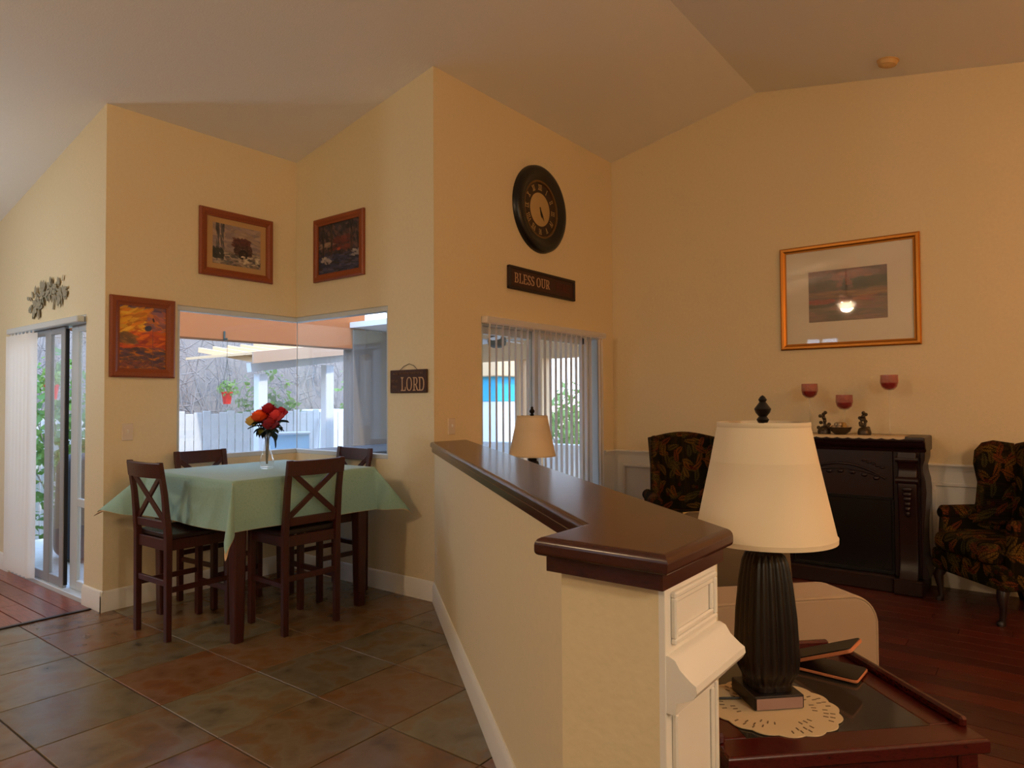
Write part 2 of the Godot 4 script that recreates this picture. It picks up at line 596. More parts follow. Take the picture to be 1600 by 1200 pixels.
func floral() -> Image:
	var r := RandomNumberGenerator.new()
	r.seed = 8
	var img := Image.create(384, 384, false, Image.FORMAT_RGB8)
	img.fill(Color(0.095, 0.08, 0.045))
	for i in 64:   # scrolling leaves: a midrib with lobes on both sides
		var x := r.randf() * 384.0
		var y := r.randf() * 384.0
		var a := r.randf() * TAU
		var turn := r.randf_range(-0.09, 0.09)
		var col: Color = [Color(0.48, 0.27, 0.10), Color(0.42, 0.31, 0.12), Color(0.31, 0.27, 0.12), Color(0.42, 0.20, 0.11), Color(0.26, 0.25, 0.13)][i % 5]
		for k in 13:
			var w := 17.0 * sin(PI * (k + 1.5) / 15.0)
			for ox in [-384, 0, 384]:
				for oy in [-384, 0, 384]:
					if absf(x + ox - 192) < 230 and absf(y + oy - 192) < 230:
						var p := Vector2(x + ox, y + oy)
						for s in [-1.0, 1.0]:
							var o := p + Vector2(cos(a + s * 1.1), sin(a + s * 1.1)) * w * 0.6
							dab(img, o.x, o.y, w * 0.55 + 1.0, 3.4, a + s * 0.75, col * (0.7 + 0.45 * float((k + (1 if s > 0 else 0)) % 2)), 0.75)
						dab(img, p.x, p.y, 5.0, 1.8, a, Color(0.16, 0.11, 0.05), 0.8)
			x += cos(a) * 5.6
			y += sin(a) * 5.6
			a += turn
	for i in 26:
		var col: Color = [Color(0.27, 0.07, 0.05), Color(0.13, 0.14, 0.06), Color(0.30, 0.22, 0.08)][i % 3]
		var p := Vector2(r.randf_range(14, 370), r.randf_range(14, 370))
		for k in 5: dab(img, p.x + 7 * cos(k * TAU / 5), p.y + 7 * sin(k * TAU / 5), 6, 4, k * TAU / 5, col, 0.7)
	return img

# wall between (x0, z0) and (x1, z1), thick on the side away from the room (out), with openings [s0, s1, y0, y1] measured along it
func wall(st: SurfaceTool, p0: Vector2, p1: Vector2, out: Vector2, th: float, holes: Array, top := -1.0) -> void:
	var L := p0.distance_to(p1)
	var dir := (p1 - p0) / L
	var cuts := [0.0, L]
	for h in holes: cuts.append_array([h[0], h[1]])
	if absf(dir.y) > 0.5:
		var s := (-1.9 - p0.y) / dir.y
		if s > 0.0 and s < L: cuts.append(s)
	cuts.sort()
	for i in cuts.size() - 1:
		var s0: float = cuts[i]
		var s1: float = cuts[i + 1]
		if s1 - s0 < 0.001: continue
		var a := p0 + dir * s0
		var b := p0 + dir * s1
		var spans := []
		var y := -0.1
		for h in holes:
			if h[0] < (s0 + s1) / 2 and h[1] > (s0 + s1) / 2:
				spans.append([y, h[2]])
				y = h[3]
		spans.append([y, 99.0])
		for sp in spans:
			var ta: float = sp[1] if sp[1] < 50.0 else (top if top > 0.0 else ceil_y(a.y) + 0.05)
			var tb: float = sp[1] if sp[1] < 50.0 else (top if top > 0.0 else ceil_y(b.y) + 0.05)
			if ta - sp[0] < 0.001: continue
			var c := []
			for q in [[a, ta], [b, tb]]:
				for o in [Vector2.ZERO, out * th]:
					for yy in [sp[0], q[1]]:
						var w: Vector2 = q[0] + o
						c.append(Vector3(w.x, yy, w.y))
			var d3 := Vector3(dir.x, 0, dir.y)
			var o3 := Vector3(out.x, 0, out.y)
			quad(st, c[0], c[1], c[5], c[4], -o3)
			quad(st, c[2], c[3], c[7], c[6], o3)
			quad(st, c[0], c[1], c[3], c[2], -d3)
			quad(st, c[4], c[5], c[7], c[6], d3)
			quad(st, c[0], c[2], c[6], c[4], Vector3.DOWN)
			quad(st, c[1], c[3], c[7], c[5], Vector3.UP)

func skirting(called: String, label: String, p0: Vector2, p1: Vector2, inw: Vector2, h := 0.135) -> void:
	var st := S()
	var L := p0.distance_to(p1)
	var d := (p1 - p0) / L
	var prof := PackedVector2Array([Vector2(0, 0.0), Vector2(0.017, 0.0), Vector2(0.017, h - 0.03), Vector2(0.012, h - 0.018), Vector2(0.012, h - 0.008), Vector2(0.006, h), Vector2(0, h)])
	prism(st, prof, 0.0, L, 0.0, Transform3D(Vector3(inw.x, 0, inw.y), Vector3.UP, Vector3(d.x, 0, d.y), Vector3(p0.x, 0, p0.y)))
	struct(called, st, M.white_trim, label, "baseboard")

func shell() -> void:
	var T := 0.15
	var st := S()
	wall(st, Vector2(XD, ZT), Vector2(XB, ZT), Vector2(0, -1), T, [[0.485, XB - XD, 0.955, 2.09]])
	struct("wall_north", st, M.wall_paint, "yellow wall beside the dining table with a framed sunset and the corner window", "wall")
	st = S()
	wall(st, Vector2(XB, ZT - T), Vector2(XB, ZC), Vector2(1, 0), T, [[0.0, T + 1.133, 0.955, 2.09]])
	struct("wall_nook", st, M.wall_paint, "yellow wall of the dining nook carrying the small LORD plaque", "wall")
	st = S()
	wall(st, Vector2(XB + T, ZC), Vector2(XR, ZC), Vector2(0, -1), T, [[3.935 - XB - T, 5.70 - XB - T, -0.1, 2.02]])
	struct("wall_clock_side", st, M.wall_paint, "yellow wall with the round clock above the patio door", "wall")
	st = S()
	wall(st, Vector2(XR, ZC - T), Vector2(XR, ZS), Vector2(1, 0), T, [])
	struct("wall_east", st, M.wall_paint, "wide yellow wall behind the fireplace and gold framed picture", "wall")
	st = S()
	wall(st, Vector2(XD, ZT - T), Vector2(XD, ZF), Vector2(1, 0), T, [[5.24 + ZT - T + 0.0, 6.70 + ZT - T, -0.1, 2.0]])
	struct("wall_garden_door", st, M.wall_paint, "pale yellow wall around the narrow garden door", "wall")
	st = S()
	wall(st, Vector2(XW, ZF), Vector2(XD, ZF), Vector2(0, -1), T, [[3.2, 5.6, 0.95, 2.1]])
	struct("wall_kitchen", st, M.wall_paint, "yellow kitchen wall out of the photograph beyond the garden door", "wall")
	st = S()
	wall(st, Vector2(XW, ZF), Vector2(XW, ZS), Vector2(-1, 0), T, [[4.40, 5.06, 0.9, 2.78]])
	struct("wall_west", st, M.wall_paint, "yellow wall behind the camera with a tall window", "wall")
	st = S()
	wall(st, Vector2(XW, ZS), Vector2(XR, ZS), Vector2(0, 1), T, [])
	struct("wall_south", st, M.wall_paint, "yellow wall behind the camera beside the sitting area", "wall")
	# the vault: two sloping slabs that meet at a ridge
	var roof := func(zs: Array, x0: float, x1: float) -> SurfaceTool:
		var s := S()
		var o := PackedVector2Array()
		for z in zs: o.append(Vector2(z, ceil_y(z)))
		for k in range(zs.size() - 1, -1, -1): o.append(Vector2(zs[k], ceil_y(zs[k]) + 0.12))
		prism(s, o, x0, x1, 0.0, SIDE)
		return s
	st = roof.call([ZC - 0.15, -1.9], XW - 1.2, XR + 0.15)
	st.append_from(roof.call([ZT - 0.15, ZC - 0.15], XW - 1.2, XB + 0.15).commit(), 0, Transform3D.IDENTITY)
	st.append_from(roof.call([ZF - 0.2, ZT - 0.15], XW - 1.2, XD + 0.15).commit(), 0, Transform3D.IDENTITY)
	struct("ceiling", st, M.ceiling_paint, "white sloping ceiling above the dining nook", "ceiling")
	st = roof.call([-1.9, ZS + 0.15], XW - 1.2, XR + 0.15)
	struct("ceiling", st, M.ceiling_paint, "white sloping ceiling on the sitting side of the ridge", "ceiling")
	skirting("baseboard_north", "cream baseboard under the corner window behind the dining chairs", Vector2(XD - 0.017, ZT), Vector2(XB, ZT), Vector2(0, 1))
	skirting("baseboard_nook", "cream baseboard below the LORD plaque", Vector2(XB, ZT), Vector2(XB, ZC), Vector2(-1, 0))
	skirting("baseboard_pillar", "short cream baseboard on the return beside the garden door", Vector2(XD, ZT + 0.017), Vector2(XD, -5.235), Vector2(-1, 0))
	skirting("baseboard_far", "cream baseboard beyond the stacked door blinds", Vector2(XD, -6.72), Vector2(XD, ZF), Vector2(-1, 0))
	skirting("baseboard_east", "cream baseboard under the fireplace wall panelling", Vector2(XR, ZC), Vector2(XR, ZS), Vector2(-1, 0))
	# white wainscot on the fireplace wall and the strip beside the patio door
	var wains := func(called: String, label: String, p0: Vector2, p1: Vector2, inw: Vector2, cells: Array) -> void:
		var L := p0.distance_to(p1)
		var d := (p1 - p0) / L
		var d3 := Vector3(d.x, 0, d.y)
		var i3 := Vector3(inw.x, 0, inw.y)
		var o3 := Vector3(p0.x, 0, p0.y)
		var s := S()
		prism(s, PackedVector2Array([Vector2(0, 0.13), Vector2(0.004, 0.13), Vector2(0.004, 0.87), Vector2(0, 0.87)]), 0, L, 0, Transform3D(i3, Vector3.UP, d3, o3))
		var w := struct(called, s, M.white_trim, label, "wall panel")
		s = S()
		prism(s, rail_profile(0.9), 0, L, 0, Transform3D(i3, Vector3.UP, d3, o3))
		part(w, "chair_rail", s, M.white_trim)
		for c in cells:
			s = S()
			for e in [[c[0], c[1], 0.735, 0.765], [c[0], c[1], 0.235, 0.265]]:
				bx(s, o3 + d3 * (e[0] + e[1]) * 0.5 + i3 * 0.012 + Vector3.UP * (e[2] + e[3]) * 0.5, (d3.abs() * (e[1] - e[0]) + i3.abs() * 0.016 + Vector3.UP * 0.028), 0.006)
			for x in [c[0], c[1]]:
				bx(s, o3 + d3 * x + i3 * 0.012 + Vector3.UP * 0.5, d3.abs() * 0.028 + i3.abs() * 0.016 + Vector3.UP * 0.53, 0.006)
			part(w, "panel_moulding", s, M.white_trim)
	wains.call("wall_panel_east", "white wainscot with chair rail and panel mouldings along the fireplace wall", Vector2(XR, ZC), Vector2(XR, ZS), Vector2(-1, 0), [[0.12, 0.95], [1.05, 1.52], [2.69, 3.45], [3.55, 4.3], [4.4, 5.2]])
	wains.call("wall_panel_corner", "narrow white wainscot strip between the patio door and the corner", Vector2(5.73, ZC), Vector2(XR, ZC), Vector2(0, 1), [])

func rail_profile(top: float) -> PackedVector2Array:
	return PackedVector2Array([Vector2(0, top - 0.05), Vector2(0.012, top - 0.05), Vector2(0.014, top - 0.036), Vector2(0.028, top - 0.018), Vector2(0.034, top - 0.012), Vector2(0.034, top - 0.003), Vector2(0.030, top), Vector2(0, top)])

func floors() -> void:
	# tiled side: grout bed, then every tile laid as a piece of its own
	var area := PackedVector2Array([Vector2(XW, -5.05), Vector2(XD, -5.05), Vector2(XD, ZT), Vector2(XB, ZT), Vector2(XB, ZC), Vector2(1.30, -0.741), Vector2(1.19, -0.60), Vector2(1.19, ZS), Vector2(XW, ZS)])
	var st := S()
	prism(st, area, -0.1, -0.006, 0.0, FLAT)
	var f := struct("floor", st, M.grout, "slate coloured tile floor of the dining side", "floor")
	var r := RandomNumberGenerator.new()
	r.seed = 5
	var whole: Array[Mesh] = []
	for k in 3:
		st = S()
		prism(st, PackedVector2Array([Vector2(-0.2425, -0.2475), Vector2(0.2425, -0.2475), Vector2(0.2425, 0.2475), Vector2(-0.2425, 0.2475)]), -0.02, 0.0005 * k - 0.001, 0.004, FLAT)
		whole.append(st.commit())
	for i in range(-3, 10):
		for j in range(-11, 4):
			var c := Vector2(2.0 + 0.4905 * (i - 6) + 0.245, -2.21 + 0.5 * j + 0.25)
			var sq := PackedVector2Array()
			for q in [[-1, -1], [1, -1], [1, 1], [-1, 1]]: sq.append(c + Vector2(q[0] * 0.2425, q[1] * 0.2475))
			var cut := Geometry2D.intersect_polygons(sq, area)
			if cut.is_empty(): continue
			var pick := r.randi() % 6
			var m: Material = M["tile_%d" % pick]
			var got := 0.0
			var cp: PackedVector2Array = cut[0]
			for k in cp.size(): got += cp[k].cross(cp[(k + 1) % cp.size()]) * 0.5
			if absf(got) > 0.23:
				put(f, "tile", whole[r.randi() % 3], m, Vector3(c.x, 0, c.y))
			elif absf(got) > 0.004:
				st = S()
				var loc := PackedVector2Array()
				for p in cp: loc.append(p - c)
				prism(st, loc, -0.02, 0.0, 0.003, FLAT)
				put(f, "tile", st.commit(), m, Vector3(c.x, 0, c.y))
	# reddish boards beyond the threshold at the garden door
	area = PackedVector2Array([Vector2(XW, ZF), Vector2(XD, ZF), Vector2(XD, -5.05), Vector2(XW, -5.05)])
	st = S()
	prism(st, area, -0.1, -0.012, 0.0, FLAT)
	f = struct("floor", st, M.cherry_dark, "reddish board floor inside the garden door", "floor")
	boards(f, area, -0.6, XD, ZF, -5.05, ["entry_0", "entry_1", "entry_2"], 0.13, r)
	st = S()
	bx(st, Vector3(-1.28, 0.003, -5.06), Vector3(6.4, 0.012, 0.035), 0.004)
	struct("trim_1", st, M.cherry_dark, "dark threshold strip between the tile and the reddish boards", "threshold")
	# dark red boards of the sitting area
	area = PackedVector2Array([Vector2(1.19, -0.60), Vector2(1.30, -0.741), Vector2(XB, ZC), Vector2(XR, ZC), Vector2(XR, ZS), Vector2(1.19, ZS)])
	st = S()
	prism(st, area, -0.1, -0.012, 0.0, FLAT)
	f = struct("floor", st, M.cherry_dark, "dark red polished board floor of the sitting area", "floor")
	boards(f, area, 1.7, XR, ZC, 1.1, ["plank_0", "plank_1", "plank_2", "plank_3"], 0.127, r)
	st = S()
	bx(st, Vector3((1.7 + XR) / 2, -0.006, (1.1 + ZS) / 2), Vector3(XR - 1.7, 0.012, ZS - 1.1))
	part(f, "plank_field", st, M.plank_1)

func boards(f: Node, area: PackedVector2Array, x0: float, x1: float, z0: float, z1: float, mats: Array, w: float, r: RandomNumberGenerator) -> void:
	var n := int((x1 - x0) / w)
	for i in n:
		var x := x0 + (i + 0.5) * (x1 - x0) / n
		var z := z0 - r.randf() * 0.8
		while z < z1:
			var l := r.randf_range(0.8, 1.25)
			var a := maxf(z, z0)
			var b := minf(z + l, z1)
			z += l
			if b - a < 0.02: continue
			var h := w / 2 - 0.0012
			var rect := PackedVector2Array([Vector2(x - h, a + 0.001), Vector2(x + h, a + 0.001), Vector2(x + h, b - 0.001), Vector2(x - h, b - 0.001)])
			var cut := Geometry2D.intersect_polygons(rect, area)
			if cut.is_empty(): continue
			var st := S()
			prism(st, cut[0], -0.012, r.randf_range(-0.0006, 0.0), 0.0015, FLAT, 1)
			put(f, "plank", st.commit(), M[mats[r.randi() % mats.size()]])

func half_wall() -> void:
	var st := S()
	prism(st, PackedVector2Array([Vector2(XB, ZC), Vector2(1.30, -0.741), Vector2(1.40, -0.60), Vector2(1.440, -0.558), Vector2(3.716, ZC)]), 0.0, 1.04, 0.0, FLAT)
	var w := struct("wall_half", st, M.wall_paint, "cream half wall running diagonally from the nook to a square end post", "half wall")
	st = S()
	prism(st, PackedVector2Array([Vector2(1.185, -0.79), Vector2(1.435, -0.79), Vector2(1.435, -0.573), Vector2(1.185, -0.573)]), 0.0, 1.04, 0.0, FLAT)
	part(w, "post", st, M.wall_paint)
	box("post_panel", w, Vector3(1.3115, 0.52, -0.567), Vector3(0.253, 1.04, 0.014), M.white_trim, 0.0012)
	for y in [[0.925, 1.012], [0.16, 0.795]]:   # raised frame of each panel
		st = S()
		var x0 := 1.215
		var x1 := 1.412
		for k in 2:
			var g := 0.011 * k
			var t := 0.010 - 0.004 * k
			for e in [[x0, x1, y[0], y[0]], [x0, x1, y[1], y[1]]]:
				bx(st, Vector3((x0 + x1) / 2, e[2] + (g if e[2] == y[0] else -g), -0.558 + t / 2 - 0.002), Vector3(x1 - x0 - 2 * g + 0.012, 0.012, t + 0.002), 0.003)
			for x in [x0 + g, x1 - g]:
				bx(st, Vector3(x, (y[0] + y[1]) / 2, -0.558 + t / 2 - 0.002), Vector3(0.012, y[1] - y[0] - 2 * g - 0.01, t + 0.002), 0.003)
		part(w, "panel_moulding", st, M.white_trim)
	# the deep chair rail that crosses the post
	st = S()
	var prof := PackedVector2Array([Vector2(0, 0.80), Vector2(0.020, 0.80), Vector2(0.022, 0.822), Vector2(0.034, 0.826), Vector2(0.055, 0.838), Vector2(0.062, 0.85), Vector2(0.060, 0.862), Vector2(0.050, 0.868), Vector2(0.030, 0.884), Vector2(0.020, 0.900), Vector2(0.008, 0.905), Vector2(0, 0.905)])
	prism(st, prof, 1.187, 1.445, 0.002, Transform3D(Vector3(0, 0, 1), Vector3.UP, Vector3.RIGHT, Vector3(0, 0, -0.562)), 1)
	part(w, "chair_rail", st, M.white_trim)
	st = S()
	var d3 := Vector3(-DV.x, 0, -DV.y)
	prism(st, PackedVector2Array([Vector2(0, 0), Vector2(0.017, 0), Vector2(0.017, 0.10), Vector2(0.012, 0.118), Vector2(0.006, 0.13), Vector2(0, 0.13)]), 0.0, 3.30, 0.0, Transform3D(Vector3(-NV.x, 0, -NV.y), Vector3.UP, d3, Vector3(XB, 0, ZC)))
	part(w, "baseboard", st, M.white_trim)
	# wooden cap
	var o := PackedVector2Array([Vector2(3.386, ZC), Vector2(1.334, -0.83), Vector2(1.145, -0.83), Vector2(1.145, -0.535), Vector2(1.475, -0.535), Vector2(3.767, ZC)])
	var led := thing("wall_ledge", "dark brown wooden ledge with a square end capping the half wall", "ledge")
	st = S()
	prism(st, o, 1.062, 1.10, 0.016, FLAT, 4, 0.010)
	part(led, "ledge_top", st, M.ledge_wood)
	st = S()
	prism(st, PackedVector2Array([Vector2(3.402, ZC), Vector2(1.342, -0.812), Vector2(1.163, -0.812), Vector2(1.163, -0.553), Vector2(1.462, -0.553), Vector2(3.745, ZC)]), 1.030, 1.063, 0.0, FLAT)
	part(led, "ledge_moulding", st, M.ledge_wood)

func frame_bars(st: SurfaceTool, list: Array) -> void:   # list of [min corner, max corner]
	for q in list: bx(st, (q[0] + q[1]) * 0.5, (q[1] - q[0]).abs(), 0.004)

func windows() -> void:
	# corner window: two lights that meet glass to glass
	var zg := ZT - 0.035
	var xg := XB + 0.035
	var x0 := XD + 0.485
	var z1 := -3.803
	var w := thing("window_1", "dining side half of the glass cornered window behind the table", "window")
	w.set_meta("kind", "structure")
	var st := S()
	frame_bars(st, [[Vector3(x0, 2.05, zg - 0.03), Vector3(xg + 0.03, 2.09, zg + 0.03)], [Vector3(x0, 0.955, zg - 0.03), Vector3(xg + 0.03, 0.99, zg + 0.03)], [Vector3(x0, 0.99, zg - 0.03), Vector3(x0 + 0.022, 2.05, zg + 0.03)]])
	part(w, "frame", st, M.white_frame)
	box("pane", w, Vector3((x0 + xg) / 2, 1.52, zg), Vector3(xg - x0 - 0.03, 1.06, 0.006), M.pane, 0.0)
	w = thing("window_2", "narrower half of the glass cornered window, nearest the LORD plaque", "window")
	w.set_meta("kind", "structure")
	st = S()
	frame_bars(st, [[Vector3(xg - 0.03, 2.05, zg + 0.03), Vector3(xg + 0.03, 2.09, z1)], [Vector3(xg - 0.03, 0.955, zg + 0.03), Vector3(xg + 0.03, 0.99, z1)], [Vector3(xg - 0.03, 0.99, z1 - 0.022), Vector3(xg + 0.03, 2.05, z1)]])
	part(w, "frame", st, M.white_frame)
	box("pane", w, Vector3(xg, 1.52, (zg + z1) / 2), Vector3(0.006, 1.06, z1 - zg - 0.03), M.pane, 0.0)
	box("seam", w, Vector3(xg - 0.002, 1.52, zg + 0.002), Vector3(0.007, 1.06, 0.007), M.white_frame, 0.002)
	# garden door: a fixed light and a sliding leaf, blinds drawn back to the far side
	w = thing("door_1", "narrow sliding glass garden door with grey frames beyond the pillar", "sliding door")
	w.set_meta("kind", "structure")
	var xd := XD + 0.05
	st = S()
	frame_bars(st, [[Vector3(xd - 0.05, 1.95, -6.70), Vector3(xd + 0.06, 2.0, -5.24)], [Vector3(xd - 0.05, -0.02, -6.70), Vector3(xd + 0.06, 0.03, -5.24)], [Vector3(xd - 0.04, 0.03, -5.26), Vector3(xd + 0.06, 1.95, -5.24)], [Vector3(xd - 0.04, 0.03, -6.70), Vector3(xd + 0.06, 1.95, -6.67)]])
	part(w, "frame", st, M.white_frame)
	var leaf := S()
	frame_bars(leaf, [[Vector3(xd + 0.01, 0.03, -5.66), Vector3(xd + 0.04, 1.95, -5.54)], [Vector3(xd + 0.01, 0.03, -5.54), Vector3(xd + 0.04, 0.10, -5.26)], [Vector3(xd + 0.01, 1.90, -5.54), Vector3(xd + 0.04, 1.95, -5.26)], [Vector3(xd + 0.012, 0.63, -5.54), Vector3(xd + 0.035, 0.69, -5.26)]])
	part(w, "fixed_frame", leaf, M.white_frame)
	box("pane", w, Vector3(xd + 0.025, 1.0, -5.40), Vector3(0.006, 1.82, 0.28), M.pane, 0.0)
	leaf = S()
	frame_bars(leaf, [[Vector3(xd - 0.03, 0.03, -5.75), Vector3(xd, 1.95, -5.68)], [Vector3(xd - 0.03, 0.03, -6.06), Vector3(xd, 1.95, -5.95)], [Vector3(xd - 0.027, 0.032, -6.62), Vector3(xd - 0.003, 0.10, -5.745)], [Vector3(xd - 0.027, 1.90, -6.62), Vector3(xd - 0.003, 1.948, -5.745)]])
	part(w, "sliding_frame", leaf, M.grey_frame)
	box("gasket", w, Vector3(xd - 0.012, 0.99, -5.674), Vector3(0.024, 1.88, 0.012), M.dark_gap, 0.002)
	box("pane", w, Vector3(xd - 0.015, 1.0, -5.85), Vector3(0.006, 1.82, 0.22), M.pane, 0.0)
	var b := thing("vertical_blind", "cream vertical blind vanes stacked at the far side of the garden door", "blind")
	box("headrail", b, Vector3(XD - 0.03, 1.965, -5.97), Vector3(0.05, 0.045, 1.44), M.white_frame, 0.006)
	st = S()
	vane(st, 1.90)
	var vm := st.commit()
	for i in 7:
		var v := put(b, "vane", vm, M.vinyl, Vector3(XD - 0.045, 1.945, -6.125 - 0.082 * i))
		v.rotation.y = deg_to_rad(116.0)
	# patio door in the clock wall, blinds half turned
	w = thing("door_2", "wide sliding glass patio door under the clock", "sliding door")
	w.set_meta("kind", "structure")
	var zd := ZC - 0.06
	st = S()
	frame_bars(st, [[Vector3(3.935, 1.96, zd - 0.05), Vector3(5.70, 2.02, zd + 0.05)], [Vector3(3.935, -0.02, zd - 0.05), Vector3(5.70, 0.03, zd + 0.05)], [Vector3(3.935, 0.03, zd - 0.05), Vector3(3.965, 1.96, zd + 0.05)], [Vector3(5.66, 0.03, zd - 0.05), Vector3(5.70, 1.96, zd + 0.05)]])
	part(w, "frame", st, M.white_frame)
	for q in [[3.965, 4.74, -0.03], [4.665, 5.54, 0.01]]:
		leaf = S()
		frame_bars(leaf, [[Vector3(q[0], 0.03, zd + q[2] - 0.015), Vector3(q[0] + 0.07, 1.96, zd + q[2] + 0.015)], [Vector3(q[1] - (0.13 if q[1] > 5.0 else 0.07), 0.03, zd + q[2] - 0.015), Vector3(q[1], 1.96, zd + q[2] + 0.015)],
			[Vector3(q[0] + 0.07, 0.03, zd + q[2] - 0.015), Vector3(q[1] - 0.07, 0.10, zd + q[2] + 0.015)], [Vector3(q[0] + 0.07, 1.90, zd + q[2] - 0.015), Vector3(q[1] - 0.07, 1.96, zd + q[2] + 0.015)]])
		part(w, "leaf_frame", leaf, M.white_frame)
		box("pane", w, Vector3((q[0] + q[1]) / 2, 1.0, zd + q[2]), Vector3(q[1] - q[0] - 0.12, 1.82, 0.006), M.pane, 0.0)
	box("gasket", w, Vector3(5.548, 0.99, zd + 0.012), Vector3(0.016, 1.9, 0.03), M.dark_gap, 0.002)
	b = thing("vertical_blind", "white vertical blind with half turned vanes across the patio door", "blind")
	box("headrail", b, Vector3(4.82, 1.995, ZC + 0.032), Vector3(1.78, 0.05, 0.06), M.vinyl, 0.006)
	for i in 19:
		var v := put(b, "vane", vm, M.vinyl, Vector3(3.975 + 0.081 * i, 1.97, ZC + 0.045))
		v.rotation.y = deg_to_rad(48.0)
	for i in 2:
		var v := put(b, "vane", vm, M.vinyl, Vector3(5.60 + 0.05 * i, 1.97, ZC + 0.045))
		v.rotation.y = deg_to_rad(20.0)
	# windows out of the picture that light the room
	w = thing("window_3", "kitchen window out of the photograph", "window")
	w.set_meta("kind", "structure")
	st = S()
	frame_bars(st, [[Vector3(-1.3, 0.95, ZF - 0.08), Vector3(1.1, 1.0, ZF - 0.02)], [Vector3(-1.3, 2.05, ZF - 0.08), Vector3(1.1, 2.1, ZF - 0.02)], [Vector3(-0.13, 1.0, ZF - 0.08), Vector3(-0.07, 2.05, ZF - 0.02)]])
	part(w, "frame", st, M.white_frame)
	box("pane", w, Vector3(-0.1, 1.525, ZF - 0.05), Vector3(2.4, 1.06, 0.006), M.pane, 0.0)
	w = thing("window_4", "tall window behind the camera mirrored in the picture glass", "window")
	w.set_meta("kind", "structure")
	st = S()
	frame_bars(st, [[Vector3(XW - 0.08, 0.9, -4.20), Vector3(XW - 0.02, 0.95, -3.54)], [Vector3(XW - 0.08, 2.73, -4.20), Vector3(XW - 0.02, 2.78, -3.54)], [Vector3(XW - 0.08, 0.95, -3.92), Vector3(XW - 0.02, 2.73, -3.86)]])
	part(w, "frame", st, M.white_frame)
	box("pane", w, Vector3(XW - 0.05, 1.84, -3.87), Vector3(0.006, 1.8, 0.66), M.pane, 0.0)

func vane(st: SurfaceTool, h: float) -> void:   # slightly cupped strip hanging down from its carrier
	var o := PackedVector2Array()
	for k in 7:
		var x := -0.0445 + 0.089 * k / 6.0
		o.append(Vector2(x, 0.006 * cos(x / 0.0445 * PI / 2)))
	for k in range(6, -1, -1): o.append(Vector2(o[k].x, o[k].y + 0.0012))
	prism(st, o, -h, -0.02, 0.0, FLAT)
	bx(st, Vector3(0, -0.012, 0.006), Vector3(0.012, 0.024, 0.006), 0.001)

func foliage(st: SurfaceTool, r: RandomNumberGenerator, n: int, c: Vector3, rad: Vector3, size: float) -> void:
	for i in n:
		var d := Vector3(r.randfn(), r.randfn(), r.randfn()).normalized()
		var p := c + d * rad * pow(r.randf(), 0.4)
		var a := Vector3(r.randfn(), r.randfn() * 0.6 - 0.2, r.randfn()).normalized()
		var s := a.cross(d).normalized()
		if s.length() < 0.5: s = Vector3.RIGHT
		var l := size * r.randf_range(0.6, 1.3)
		var n2 := a.cross(s).normalized()
		var q := [p, p + a * l * 0.5 + s * l * 0.26 + n2 * l * 0.06, p + a * l, p + a * l * 0.5 - s * l * 0.26 + n2 * l * 0.06]
		tri(st, [q[0], q[1], q[2]], [n2, n2, n2])
		tri(st, [q[0], q[2], q[3]], [n2, n2, n2])

func shrub(label: String, p: Vector3, rad: Vector3, n: int, m: Material, seed: int, size := 0.16) -> void:
	var r := RandomNumberGenerator.new()
	r.seed = seed
	var t := thing("shrub", label, "shrub", p)
	var st := S()
	for i in 9:
		var e := Vector3(r.randf_range(-0.7, 0.7) * rad.x, rad.y * r.randf_range(1.0, 1.8), r.randf_range(-0.7, 0.7) * rad.z)
		tube(st, [Vector3(r.randf_range(-0.1, 0.1), 0, r.randf_range(-0.1, 0.1)), e * 0.5 + Vector3(0.05, 0, 0.03), e], [0.02, 0.012, 0.004], 5)
	part(t, "stems", st, M.twig)
	st = S()
	foliage(st, r, n, Vector3(0, rad.y, 0), rad, size)
	tag(part(t, "foliage", st, m), "", "", "", "stuff")

